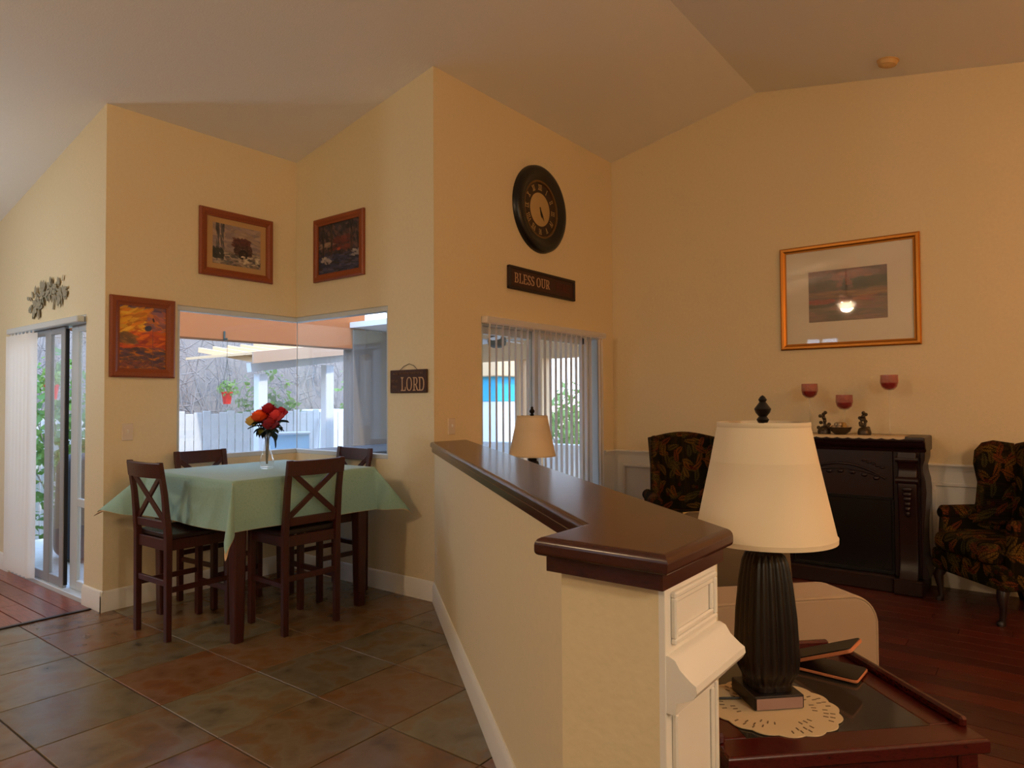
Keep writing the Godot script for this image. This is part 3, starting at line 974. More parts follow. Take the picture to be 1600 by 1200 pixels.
func garden() -> void:
	var r := RandomNumberGenerator.new()
	r.seed = 77
	var st := S()
	prism(st, PackedVector2Array([Vector2(2.1, -8.2), Vector2(2.1, ZT - 0.16), Vector2(XB + 0.16, ZT - 0.16), Vector2(XB + 0.16, ZC - 0.16), Vector2(8.0, ZC - 0.16), Vector2(8.0, -8.2)]), -0.15, -0.02, 0.0, FLAT)
	struct("ground_patio", st, M.concrete, "pale concrete floor of the covered patio outside", "patio floor")
	st = S()
	bx(st, Vector3(3, -0.6, -14), Vector3(60, 0.1, 11.6))
	bx(st, Vector3(28, -0.6, 10), Vector3(40, 0.1, 36.4))
	bx(st, Vector3(-24, -0.6, 10), Vector3(36, 0.1, 36.4))
	struct("ground_yard", st, M.earth, "grey brown yard ground around the house", "ground")
	st = S()
	net(st, func(u, v): return Vector3(-8 + 22 * u, -0.6 + 6.5 * pow(v, 1.3) + 0.35 * sin(u * 23 + v * 5) * v, -11.9 - 7.0 * v + 0.3 * sin(u * 31)), 40, 14, func(_p): return Vector3(0, 0.7, 0.7))
	struct("hill_bank", st, M.earth, "grey brown bank rising behind the white fence", "bank")
	# covered patio: ceiling, headers, columns and low wall
	st = S()
	prism(st, PackedVector2Array([Vector2(XB + 0.155, -6.3), Vector2(XB + 0.155, ZC - 0.155), Vector2(8.0, ZC - 0.155), Vector2(8.0, -8.2), Vector2(6.45, -8.2), Vector2(6.45, -6.3)]), 2.46, 2.54, 0.0, FLAT)
	struct("ceiling_patio", st, M.outdoor_white, "white ceiling of the covered patio outside the clock wall", "ceiling")
	st = S()
	bx(st, Vector3(4.42, 2.46, -8.08), Vector3(4.64, 0.62, 0.2), 0.01)
	struct("beam_patio", st, M.orange_paint, "orange painted header beam across the covered patio", "beam")
	st = S()
	bx(st, Vector3(6.62, 1.21, -8.08), Vector3(0.24, 2.46, 0.24), 0.01)
	struct("column_patio", st, M.taupe, "taupe column at the end of the orange header", "column")
	st = S()
	bx(st, Vector3(7.37, 1.21, -8.08), Vector3(1.26, 2.46, 0.2), 0.004)
	struct("wall_patio_end", st, M.taupe, "taupe end wall of the covered patio beside its column", "wall")
	st = S()
	for q in [[-8.0, -6.95], [-5.98, -5.90], [-5.78, -5.50], [-3.62, -3.5]]: bx(st, Vector3(7.9, 1.21, (q[0] + q[1]) / 2), Vector3(0.2, 2.46, q[1] - q[0]), 0.004)
	bx(st, Vector3(7.9, 2.21, -5.75), Vector3(0.198, 0.48, 4.5), 0.004)
	struct("wall_patio", st, M.stucco, "tan outer wall of the covered patio with open bays", "wall")
	st = S()
	for q in [[-6.95, -5.98], [-5.50, -3.62]]: bx(st, Vector3(7.9, 0.38, (q[0] + q[1]) / 2), Vector3(0.18, 0.80, q[1] - q[0]), 0.01)
	struct("wall_patio_low", st, M.outdoor_white, "low white wall under the open patio bays", "low wall")
	# fence
	var f := thing("fence", "white board fence beyond the patio seen through the corner window", "fence", Vector3(0, -0.55, -11.0))
	for k in 3:
		st = S()
		bx(st, Vector3(0, 0.86 + 0.012 * k, 0), Vector3(0.132, 1.72 + 0.024 * k, 0.02), 0.006)
		var m := st.commit()
		for i in range(k, 66, 3): put(f, "picket", m, M.fence_wood, Vector3(1.7 + 0.145 * i, 0.02, 0.004 * (i % 2)))
	for y in [0.35, 1.35]: box("fence_rail", f, Vector3(6.4, y, -0.035), Vector3(9.6, 0.09, 0.04), M.fence_wood)
	var t := thing("garden_shelter", "white garden shelter with sloping beam and two posts beyond the patio", "shelter", Vector3(0, -0.55, -9.4))
	box("post", t, Vector3(5.90, 1.18, 0), Vector3(0.15, 2.36, 0.15), M.outdoor_white, 0.01)
	box("post", t, Vector3(7.13, 1.27, 0), Vector3(0.16, 2.54, 0.15), M.outdoor_white, 0.01)
	st = S()
	bar(st, Vector3(5.70, 2.45, 0.0), Vector3(7.9, 2.75, 0.0), 0.12, 0.14)
	part(t, "beam", st, M.outdoor_white)
	st = S()
	for i in 9: bar(st, Vector3(5.78 + 0.25 * i, 2.56 + 0.034 * i, 0.1), Vector3(5.78 + 0.25 * i, 2.80 + 0.034 * i, -1.6), 0.05, 0.08)
	part(t, "rafter", st, M.stucco)
	st = S()
	prism(st, PackedVector2Array([Vector2(5.6, 2.63), Vector2(8.0, 2.96), Vector2(8.0, 3.0), Vector2(5.6, 2.67)]), -1.7, 0.25, 0.0)
	part(t, "roof_sheet", st, M.stucco)
	st = S()
	prism(st, PackedVector2Array([Vector2(5.6, 2.50), Vector2(8.0, 2.80), Vector2(8.0, 3.0), Vector2(5.6, 2.67)]), 0.25, 0.29, 0.0)
	part(t, "fascia", st, mat("fascia_paint", Color(0.72, 0.60, 0.50), 0.8))
	t = thing("storage_box", "white box with a flat lid standing above the fence line", "box", Vector3(8.75, -0.55, -11.55))
	box("box_body", t, Vector3(0, 0.84, 0), Vector3(0.78, 1.68, 0.5), M.outdoor_white, 0.01)
	box("lid", t, Vector3(0, 1.73, 0), Vector3(0.9, 0.10, 0.6), M.outdoor_white, 0.02)
	st = S()
	tube(st, [Vector3(8.15, 1.05, -10.96), Vector3(7.75, -0.54, -10.55)], [0.018], 8)
	tag(part(self, "garden_pole", st, M.outdoor_white), "slim white pole leaning on the fence above the patio table", "pole")
	# bare brush on the bank, and greener shrubs among it
	t = thing("brush_thicket", "tangle of bare grey branches on the bank behind the fence", "brush", Vector3(0, -0.55, -13.0))
	st = S()
	for i in 300:
		var p := Vector3(r.randf_range(1.5, 11.5), 0.0, r.randf_range(-2.0, 0.2))
		p.y = 0.25 - p.z * 0.7
		var q := p + Vector3(r.randf_range(-1.1, 1.1), r.randf_range(1.2, 3.4), r.randf_range(-0.4, 0.1))
		var mid := (p + q) * 0.5 + Vector3(r.randf_range(-0.3, 0.3), 0.1, r.randf_range(-0.2, 0.2))
		var w := r.randf_range(0.008, 0.028)
		tube(st, [p, mid, q], [w, w * 0.7, w * 0.25], 4, false)
		for k in 3:
			var s := mid.lerp(q, r.randf())
			tube(st, [s, s + Vector3(r.randf_range(-0.7, 0.7), r.randf_range(-0.1, 0.6), r.randf_range(-0.3, 0.3))], [w * 0.5, w * 0.15], 4, false)
	tag(part(t, "branches", st, M.twig), "", "", "", "stuff")
	shrub("dull green shrub on the bank behind the fence, seen beside the shelter post", Vector3(7.6, -0.5, -11.95), Vector3(0.8, 1.3, 0.4), 700, M.leaves_dull, 11)
	shrub("pale green shrub on the bank, beyond the taupe patio column", Vector3(10.1, -0.5, -11.95), Vector3(0.8, 1.5, 0.4), 600, M.leaves_pale, 12)
	shrub("dull grey green shrub above the white fence behind the hanging red pot", Vector3(5.0, -0.5, -11.95), Vector3(0.9, 1.2, 0.4), 600, M.leaves_dull, 13)
	shrub("tall green shrub seen through the narrow garden door", Vector3(3.6, -0.55, -10.2), Vector3(0.75, 1.35, 0.5), 900, M.leaves_green, 14)
	shrub("bright green bush outside the wide patio bay", Vector3(10.1, -0.55, -6.35), Vector3(0.75, 1.15, 0.9), 900, M.leaves_pale, 15, 0.2)
	# hanging pots
	for q in [[Vector3(4.50, 1.36, -7.9), "small red pot hanging from the orange header, seen through the corner window"], [Vector3(2.62, 1.42, -7.9), "red pot hanging under the patio header, seen through the garden door"]]:
		t = thing("hanging_pot", q[1], "hanging pot", q[0])
		t.scale = Vector3(0.78, 1.0, 0.78)
		st = S()
		lathe(st, [Vector2(0, 0), Vector2(0.055, 0), Vector2(0.078, 0.13), Vector2(0.086, 0.13), Vector2(0.086, 0.15), Vector2(0.07, 0.15), Vector2(0.06, 0.12), Vector2(0, 0.12)], 20)
		part(t, "pot", st, M.red_pot)
		st = S()
		for k in 3: tube(st, [Vector3(0.08 * cos(k * TAU / 3), 0.15, 0.08 * sin(k * TAU / 3)), Vector3(0, 0.55, 0)], [0.003], 4)
		tube(st, [Vector3(0, 0.54, 0), Vector3(0, 0.80, 0)], [0.004], 4)
		bx(st, Vector3(0, 0.80, -0.045), Vector3(0.012, 0.02, 0.11), 0.002)
		bx(st, Vector3(0, 0.84, -0.085), Vector3(0.03, 0.12, 0.012), 0.002)
		part(t, "hanger", st, M.fan_dark)
		st = S()
		foliage(st, r, 110, Vector3(0, 0.2, 0), Vector3(0.15, 0.11, 0.15), 0.07)
		tag(part(t, "plant", st, M.leaves_pale), "", "", "", "stuff")
	# patio furniture
	t = thing("patio_chair", "white framed patio chair with pale blue sling back", "chair", Vector3(4.78, -0.02, -7.0), deg_to_rad(-28))
	st = S()
	for x in [-0.27, 0.27]:
		tube(st, [Vector3(x, 0.0, -0.25), Vector3(x, 0.42, -0.18), Vector3(x, 1.02, -0.30)], [0.016], 8)
		tube(st, [Vector3(x, 0.42, -0.18), Vector3(x, 0.42, 0.28), Vector3(x, 0.0, 0.33)], [0.016], 8)
		tube(st, [Vector3(x, 0.66, -0.22), Vector3(x, 0.64, 0.24), Vector3(x, 0.42, 0.28)], [0.016], 8)
	tube(st, [Vector3(-0.27, 1.02, -0.30), Vector3(0.27, 1.02, -0.30)], [0.018], 8)
	part(t, "chair_frame", st, M.outdoor_white)
	st = S()
	net(st, func(u, v): return Vector3(-0.26 + 0.52 * u, lerpf(0.44, 1.01, v), -0.19 - 0.11 * v - 0.03 * sin(PI * u)), 8, 8, func(_p): return Vector3.BACK)
	net(st, func(u, v): return Vector3(-0.26 + 0.52 * u, 0.43 - 0.03 * sin(PI * u), lerpf(-0.18, 0.28, v)), 8, 4, func(_p): return Vector3.UP)
	part(t, "sling", st, M.blue_sling)
	t = thing("patio_table", "dark grey high patio table outside the narrow window half", "table", Vector3(4.62, -0.02, -5.15))
	st = S()
	prism(st, PackedVector2Array([Vector2(-0.6, -0.4), Vector2(0.6, -0.4), Vector2(0.6, 0.4), Vector2(-0.6, 0.4)]), 0.90, 0.95, 0.012, FLAT)
	part(t, "table_top", st, M.dark_table)
	for x in [-0.52, 0.52]:
		for z in [-0.33, 0.33]: box("leg", t, Vector3(x, 0.45, z), Vector3(0.05, 0.90, 0.05), M.dark_table)
	t = thing("covered_grill", "dark fabric covered grill standing on the patio by the garden door", "grill", Vector3(2.62, -0.02, -6.9))
	st = S()
	pad(st, Vector3(0, 0.47, 0), Vector3(0.5, 0.94, 0.5), 0.12, func(p): return Vector3(p.x * (1.0 - 0.12 * p.y), p.y, p.z * (1.0 - 0.12 * p.y) + 0.012 * sin(p.x * 30)))
	part(t, "cover", st, M.grill_cover)
	for x in [-0.2, 0.2]: box("foot", t, Vector3(x, 0.01, 0.1), Vector3(0.05, 0.02, 0.05), M.dark_gap)
	t = thing("ceiling_fan", "pale bladed patio fan with a dark motor under the white patio ceiling", "ceiling fan", Vector3(6.0, 2.46, -4.85))
	fan(t, M.fan_dark, 0.34, 0.42, M.outdoor_white)
	t = thing("garden_shed", "white shed with a teal band seen beyond the blinds of the patio door", "shed", Vector3(12.2, -0.55, -10.2))
	box("shed_wall", t, Vector3(0, 0.96, 0), Vector3(1.4, 1.92, 1.8), M.outdoor_white, 0.01)
	box("painted_band", t, Vector3(0, 2.2, 0), Vector3(1.42, 0.56, 1.82), M.teal, 0.01)
	box("shed_roof", t, Vector3(0, 2.66, 0), Vector3(1.7, 0.40, 2.1), M.stucco, 0.02)

func fan(t: Node3D, m: Material, drop: float, blade: float, bm: Material) -> void:
	var st := S()
	lathe(st, [Vector2(0, 0), Vector2(0.07, 0), Vector2(0.065, -0.03), Vector2(0.015, -0.04), Vector2(0.015, -drop)], 16)
	lathe(st, [Vector2(0.015, -drop), Vector2(0.09, -drop - 0.01), Vector2(0.11, -drop - 0.05), Vector2(0.10, -drop - 0.11), Vector2(0.05, -drop - 0.14), Vector2(0, -drop - 0.14)], 20)
	part(t, "motor", st, m)
	for k in 5:
		st = S()
		prism(st, PackedVector2Array([Vector2(0.10, -0.02), Vector2(0.16, -0.05), Vector2(blade, -0.065), Vector2(blade + 0.03, 0), Vector2(blade, 0.065), Vector2(0.16, 0.05), Vector2(0.10, 0.02)]), 0, 0.008, 0.002, Transform3D(Basis(Vector3.UP, k * TAU / 5) * Basis(Vector3.RIGHT, 0.2) * FLAT.basis, Vector3(0, -drop - 0.06, 0)), 1)
		part(t, "blade", st, bm)

# ------------------------------------------------------------------ dining nook
func make_chair(label: String) -> Node3D:   # faces +z, its rear feet at z = 0
	var t := thing("dining_chair", label, "chair", Vector3.ZERO, 0.0, "chairs around the dining table")
	var st := S()
	for x in [-0.183, 0.183]:
		st = S()
		prism(st, PackedVector2Array([Vector2(-0.014, 0), Vector2(0.018, 0), Vector2(0.020, 0.60), Vector2(-0.008, 0.85), Vector2(-0.038, 1.035), Vector2(-0.062, 1.035), Vector2(-0.034, 0.84), Vector2(-0.018, 0.60)]), x - 0.019, x + 0.019, 0.004, SIDE, 1, 0.004)
		part(t, "back_post", st, M.cherry)
	for x in [-0.175, 0.175]:
		st = S()
		bx(st, Vector3(x, 0.29, 0.385), Vector3(0.038, 0.58, 0.038), 0.004)
		part(t, "leg", st, M.cherry)
	st = S()   # curved crest rail
	var o := PackedVector2Array()
	for k in 9: o.append(Vector2(-0.20 + 0.05 * k, -0.050 - 0.016 * cos((k - 4) / 4.0 * PI / 2)))
	for k in range(8, -1, -1): o.append(o[k] + Vector2(0, 0.022))
	prism(st, o, 0.955, 1.045, 0.006, moved(Transform3D(Basis(Vector3.RIGHT, -0.12), Vector3.ZERO) * FLAT, Vector3(0, 0, 0.112)), 2, 0.003)
	part(t, "crest_rail", st, M.cherry)
	st = S()
	bx(st, Vector3(0, 0.665, -0.003), Vector3(0.33, 0.05, 0.022), 0.004, Basis(Vector3.RIGHT, -0.08))
	part(t, "lower_rail", st, M.cherry)
	for s in [-1.0, 1.0]:
		st = S()
		bar(st, Vector3(-0.165 * s, 0.69, -0.006 - 0.004 * s), Vector3(0.165 * s, 0.965, -0.036 - 0.004 * s), 0.034, 0.014, Vector3.BACK)
		part(t, "cross_slat", st, M.cherry)
	st = S()
	prism(st, PackedVector2Array([Vector2(-0.20, 0.015), Vector2(0.20, 0.015), Vector2(0.215, 0.42), Vector2(0.15, 0.435), Vector2(-0.15, 0.435), Vector2(-0.215, 0.42)]), 0.585, 0.615, 0.010, FLAT, 3, 0.006)
	part(t, "seat", st, M.cherry_dark)
	st = S()
	for e in [[Vector3(0, 0.55, 0.005), Vector3(0.33, 0.065, 0.02)], [Vector3(0, 0.55, 0.39), Vector3(0.33, 0.065, 0.02)], [Vector3(-0.175, 0.55, 0.195), Vector3(0.02, 0.065, 0.36)], [Vector3(0.175, 0.55, 0.195), Vector3(0.02, 0.065, 0.36)]]: bx(st, e[0], e[1], 0.003)
	part(t, "seat_frame", st, M.cherry)
	for e in [[Vector3(0, 0.33, 0.002), Vector3(0.33, 0.034, 0.018)], [Vector3(0, 0.22, 0.388), Vector3(0.32, 0.036, 0.02)], [Vector3(-0.178, 0.29, 0.195), Vector3(0.018, 0.032, 0.36)], [Vector3(0.178, 0.29, 0.195), Vector3(0.018, 0.032, 0.36)]]:
		st = S()
		bx(st, e[0], e[1], 0.003)
		part(t, "stretcher", st, M.cherry)
	return t

const TC := Vector3(2.615, 0, -4.135)   # centre of the dining table
func cloth_point(s: float, q: float, lift: float) -> Vector3:
	var a := 0.515
	var dx := maxf(absf(s) - a, 0.0)
	var dz := maxf(absf(q) - a, 0.0)
	var y := 0.934 + lift
	var p := Vector3(clampf(s, -a, a), y, clampf(q, -a, a))
	var rr := sqrt(dx * dx + dz * dz)
	if rr < 1e-5: return TC + p + Vector3(0, 0.0012 * sin(s * 21) * sin(q * 17), 0)
	var phi := atan2(dz, dx)
	var corner := pow(sin(2 * phi), 2)
	var open := 0.62
	if s < 0 and q > 0: open = 0.30      # the corner towards the kitchen hangs straighter
	if s < 0 and q < 0: open = 0.78
	var fl := 0.07 + 0.05 * (pow(cos(phi), 2) * sin(clampf(q, -a, a) * 9.0) + pow(sin(phi), 2) * sin(clampf(s, -a, a) * 9.0 + 2.0)) + open * corner
	var drop := rr * cos(fl)
	var outw := rr * sin(fl) + 0.006 + lift
	var dirv := Vector2(cos(phi) * signf(s), sin(phi) * signf(q)) if dx > 0 and dz > 0 else (Vector2(signf(s), 0) if dx > 0 else Vector2(0, signf(q)))
	p += Vector3(dirv.x * outw, -drop, dirv.y * outw)
	return TC + p

func dining() -> void:
	var t := thing("dining_table", "square dark wood counter height table under the mint cloth", "table", TC)
	var st := S()
	prism(st, PackedVector2Array([Vector2(-0.5, -0.5), Vector2(0.5, -0.5), Vector2(0.5, 0.5), Vector2(-0.5, 0.5)]), 0.895, 0.93, 0.008, FLAT, 2, 0.004)
	part(t, "table_top", st, M.cherry)
	st = S()
	for e in [[Vector3(0, 0.845, 0.43), Vector3(0.84, 0.10, 0.024)], [Vector3(0, 0.845, -0.43), Vector3(0.84, 0.10, 0.024)], [Vector3(0.43, 0.845, 0), Vector3(0.024, 0.10, 0.84)], [Vector3(-0.43, 0.845, 0), Vector3(0.024, 0.10, 0.84)]]: bx(st, e[0], e[1], 0.003)
	part(t, "apron", st, M.cherry)
	for x in [-1.0, 1.0]:
		for z in [-1.0, 1.0]:
			st = S()
			var f := func(u: float, v: float) -> Vector3:
				var h := lerpf(0.027, 0.041, v)
				var a := TAU * u
				var k := 1.0 / maxf(absf(cos(a)), absf(sin(a)))
				return Vector3(x * 0.447 + cos(a) * k * h, 0.895 * v, z * 0.447 + sin(a) * k * h)
			net(st, f, 32, 4, func(p): return Vector3(p.x - x * 0.447, 0, p.z - z * 0.447), Vector2.ONE, true)
			bx(st, Vector3(x * 0.447, 0.003, z * 0.447), Vector3(0.053, 0.006, 0.053))
			part(t, "leg", st, M.cherry)
	# cloth with its flannel backing
	var c := thing("tablecloth", "mint green cloth with pointed hanging corners over the dining table", "tablecloth")
	var ext := 0.515 + 0.285
	st = S()
	net(st, func(u, v): return cloth_point(lerpf(-ext, ext, u), lerpf(-ext, ext, v), 0.0), 96, 96, func(_p): return Vector3.ZERO)
	part(c, "cloth", st, M.cloth)
	st = S()
	var ex2 := ext
	net(st, func(u, v): return cloth_point(lerpf(ex2, -ex2, u), lerpf(-ex2, ex2, v), -0.0025), 96, 96, func(_p): return Vector3.ZERO)
	part(c, "flannel_backing", st, M.flannel)
	for e in [[-1.0, 1.0], [1.0, 1.0], [-1.0, -1.0]]:   # rounded lining tips that hang below the pointed corners
		st = S()
		var tip := func(u: float, v: float) -> Vector3:
			var x := lerpf(0.68, ext + 0.035 * pow(sin(v * PI / 2), 4), u)
			var z := lerpf(0.68, ext + 0.035 * pow(sin(u * PI / 2), 4), v)
			if u + v > 1.7: 
				var k := 1.0 - 0.25 * (u + v - 1.7)
				x = lerpf(0.68, x, k); z = lerpf(0.68, z, k)
			return cloth_point(x * e[0], z * e[1], -0.005)
		net(st, tip, 14, 14, func(p): return p - TC)
		part(c, "lining_tip", st, M.flannel)
	# chairs
	var ch := make_chair("cherry wood cross back chair beside the pillar with the light switch")
	ch.position = Vector3(1.925, 0, -4.20)
	ch.rotation.y = PI / 2 + 0.02
	copy(ch, Vector3(2.575, 0, -3.545), PI - 0.03, "cross back chair at the near table edge, its whole back facing the room")
	copy(ch, Vector3(2.56, 0, -4.79), 0.08, "cross back chair against the corner window, only its crest rail above the cloth")
	copy(ch, Vector3(3.335, 0, -4.13), -PI / 2 - 0.03, "cross back chair behind the table under the narrow window half")
	# vase with roses
	var v := thing("bud_vase", "clear glass bud vase standing on the mint cloth", "vase", Vector3(2.633, 0.9355, -4.119))
	st = S()
	lathe(st, [Vector2(0, 0), Vector2(0.040, 0), Vector2(0.047, 0.02), Vector2(0.047, 0.05), Vector2(0.036, 0.09), Vector2(0.022, 0.13), Vector2(0.017, 0.17), Vector2(0.020, 0.21), Vector2(0.027, 0.235)], 24)
	lathe(st, [Vector2(0.0245, 0.235), Vector2(0.018, 0.21), Vector2(0.015, 0.17), Vector2(0.020, 0.13), Vector2(0.034, 0.09), Vector2(0.044, 0.05), Vector2(0.040, 0.012), Vector2(0, 0.012)], 24)
	part(v, "glass_body", st, M.clear_glass)
	var b := thing("rose_bouquet", "bouquet of red, pink and orange roses with dark leaves in the glass vase", "flowers", Vector3(2.633, 0.9355, -4.119))
	st = S()
	var heads := [[Vector3(-0.035, 0.362, 0.055), 0.048, Color(0.95, 0.33, 0.10)], [Vector3(0.008, 0.405, -0.01), 0.050, Color(0.66, 0.04, 0.14)], [Vector3(0.070, 0.362, 0.030), 0.046, Color(0.88, 0.24, 0.26)], [Vector3(0.042, 0.312, 0.060), 0.050, Color(0.55, 0.025, 0.09)], [Vector3(-0.090, 0.328, 0.030), 0.042, Color(0.88, 0.70, 0.34)], [Vector3(-0.02, 0.34, -0.07), 0.040, Color(0.7, 0.06, 0.12)], [Vector3(0.075, 0.385, -0.055), 0.040, Color(0.76, 0.07, 0.20)]]
	for h in heads: tube(st, [Vector3(h[0].x * 0.05, 0.03, h[0].z * 0.05), Vector3(h[0].x * 0.15, 0.2, h[0].z * 0.15), h[0] - Vector3(0, 0.03, 0)], [0.003], 6)
	part(b, "stems", st, M.leaf_mid)
	var yaw := deg_to_rad(-52.3)
	for h in heads:
		st = S()
		var ctr: Vector3 = h[0].rotated(Vector3.UP, yaw)
		var R: float = h[1]
		blob(st, ctr, Vector3(0.62, 0.72, 0.62) * R, 14, 10)
		for ring in 3:   # cupped petals wrapped round the heart, the outer ones opening
			var n := 3 + ring
			for k in n:
				var a := TAU * k / n + ring * 0.6
				var pet := func(u: float, w: float) -> Vector3:
					var cc := (u - 0.5) * 2.0
					var aa := a + cc * TAU / n * 0.62
					var lat := lerpf(-1.25, 0.62 - 0.30 * ring - 0.34 * cc * cc, w)
					var rr := R * (0.74 + 0.13 * ring + 0.05 * cc + 0.10 * pow(w, 5) * (ring + 1) * 0.6)
					return ctr + Vector3(cos(aa) * cos(lat), sin(lat), sin(aa) * cos(lat)) * rr
				net(st, pet, 6, 7, func(p): return p - ctr)
		var m := mat("rose_%d" % heads.find(h), h[2], 0.7)
		part(b, "rose", st, m)
	var r := RandomNumberGenerator.new()
	r.seed = 23
	for k in 34:
		var a := r.randf() * TAU
		var p := Vector3(cos(a) * 0.035, r.randf_range(0.235, 0.31), sin(a) * 0.035)
		var d := Vector3(cos(a), r.randf_range(-0.55, 0.5), sin(a)).normalized()
		var l := r.randf_range(0.06, 0.105)
		if k == 0: p = Vector3(0.02, 0.225, 0.02); d = Vector3(0.5, -0.8, 0.2).normalized()
		var s := d.cross(Vector3.UP).normalized() * l * 0.30
		var up := s.cross(d).normalized()
		st = S()
		var lf := func(u: float, w: float) -> Vector3:
			var c0 := (u - 0.5) * 2.0
			return p + d * l * w + s * c0 * sin(PI * pow(w, 0.8)) - up * l * (0.35 * w * w - 0.10 * absf(c0))
		net(st, lf, 4, 6, func(_p): return up)
		part(b, "leaf", st, M.leaf_yellow if k % 11 == 5 else (M.leaf_mid if k % 4 == 1 else M.leaf_dark))

# ------------------------------------------------------------------ things on the walls
# a frame standing on a plane: centre c, right vector rx, outward normal n; outer size w x h
func framed(called: String, label: String, c: Vector3, rx: Vector3, n: Vector3, w: float, h: float, fw: float, fm: Material, mount: Material, img: Image, inner: Vector2, gloss := false) -> Node3D:
	var t := thing(called, label, "picture", c)
	t.basis = Basis(rx, Vector3.UP, n)
	for e in [[0.0, 1.0], [PI, 1.0], [PI / 2, 0.0], [-PI / 2, 0.0]]:   # four mitred lengths of moulding
		var hw := (w if e[1] > 0.5 else h) / 2
		var hh := (h if e[1] > 0.5 else w) / 2
		var st := S()
		var rot := Basis(Vector3.BACK, e[0])
		var prof := [Vector2(0, 0.002), Vector2(0, 0.020), Vector2(fw * 0.2, 0.028), Vector2(fw * 0.55, 0.026), Vector2(fw * 0.8, 0.018), Vector2(fw, 0.016), Vector2(fw, 0.002)]
		for k in prof.size() - 1:
			var q := []
			for z in [[k, -1.0], [k, 1.0], [k + 1, 1.0], [k + 1, -1.0]]:
				var pv: Vector2 = prof[z[0]]
				q.append(rot * Vector3((hw - pv.x) * z[1], hh - pv.x, pv.y))
			var nn: Vector2 = (prof[k + 1] - prof[k])
			quad(st, q[0], q[1], q[2], q[3], (rot * Vector3(0, nn.y, nn.x)).normalized() if nn.x >= 0 else rot * Vector3.BACK)
		part(t, "frame_side", st, fm)
	var st2 := S()
	leaf_quad(st2, Vector3(0, 0, 0.006), Vector3(w / 2 - fw * 0.9, 0, 0), Vector3(0, h / 2 - fw * 0.9, 0))
	if mount: part(t, "mount", st2, mount)
	st2 = S()
	leaf_quad(st2, Vector3(0, 0, 0.008), Vector3(inner.x / 2, 0, 0), Vector3(0, inner.y / 2, 0))
	part(t, "print", st2, picture_mat(called + "_print", img))
	st2 = S()
	bx(st2, Vector3(0, 0, 0.003), Vector3(w - 0.01, h - 0.01, 0.004))
	part(t, "backing", st2, M.dark_gap)
	if gloss: box("picture_glass", t, Vector3(0, 0, 0.013), Vector3(w - fw * 1.8, h - fw * 1.8, 0.002), M.pane, 0.0)
	return t

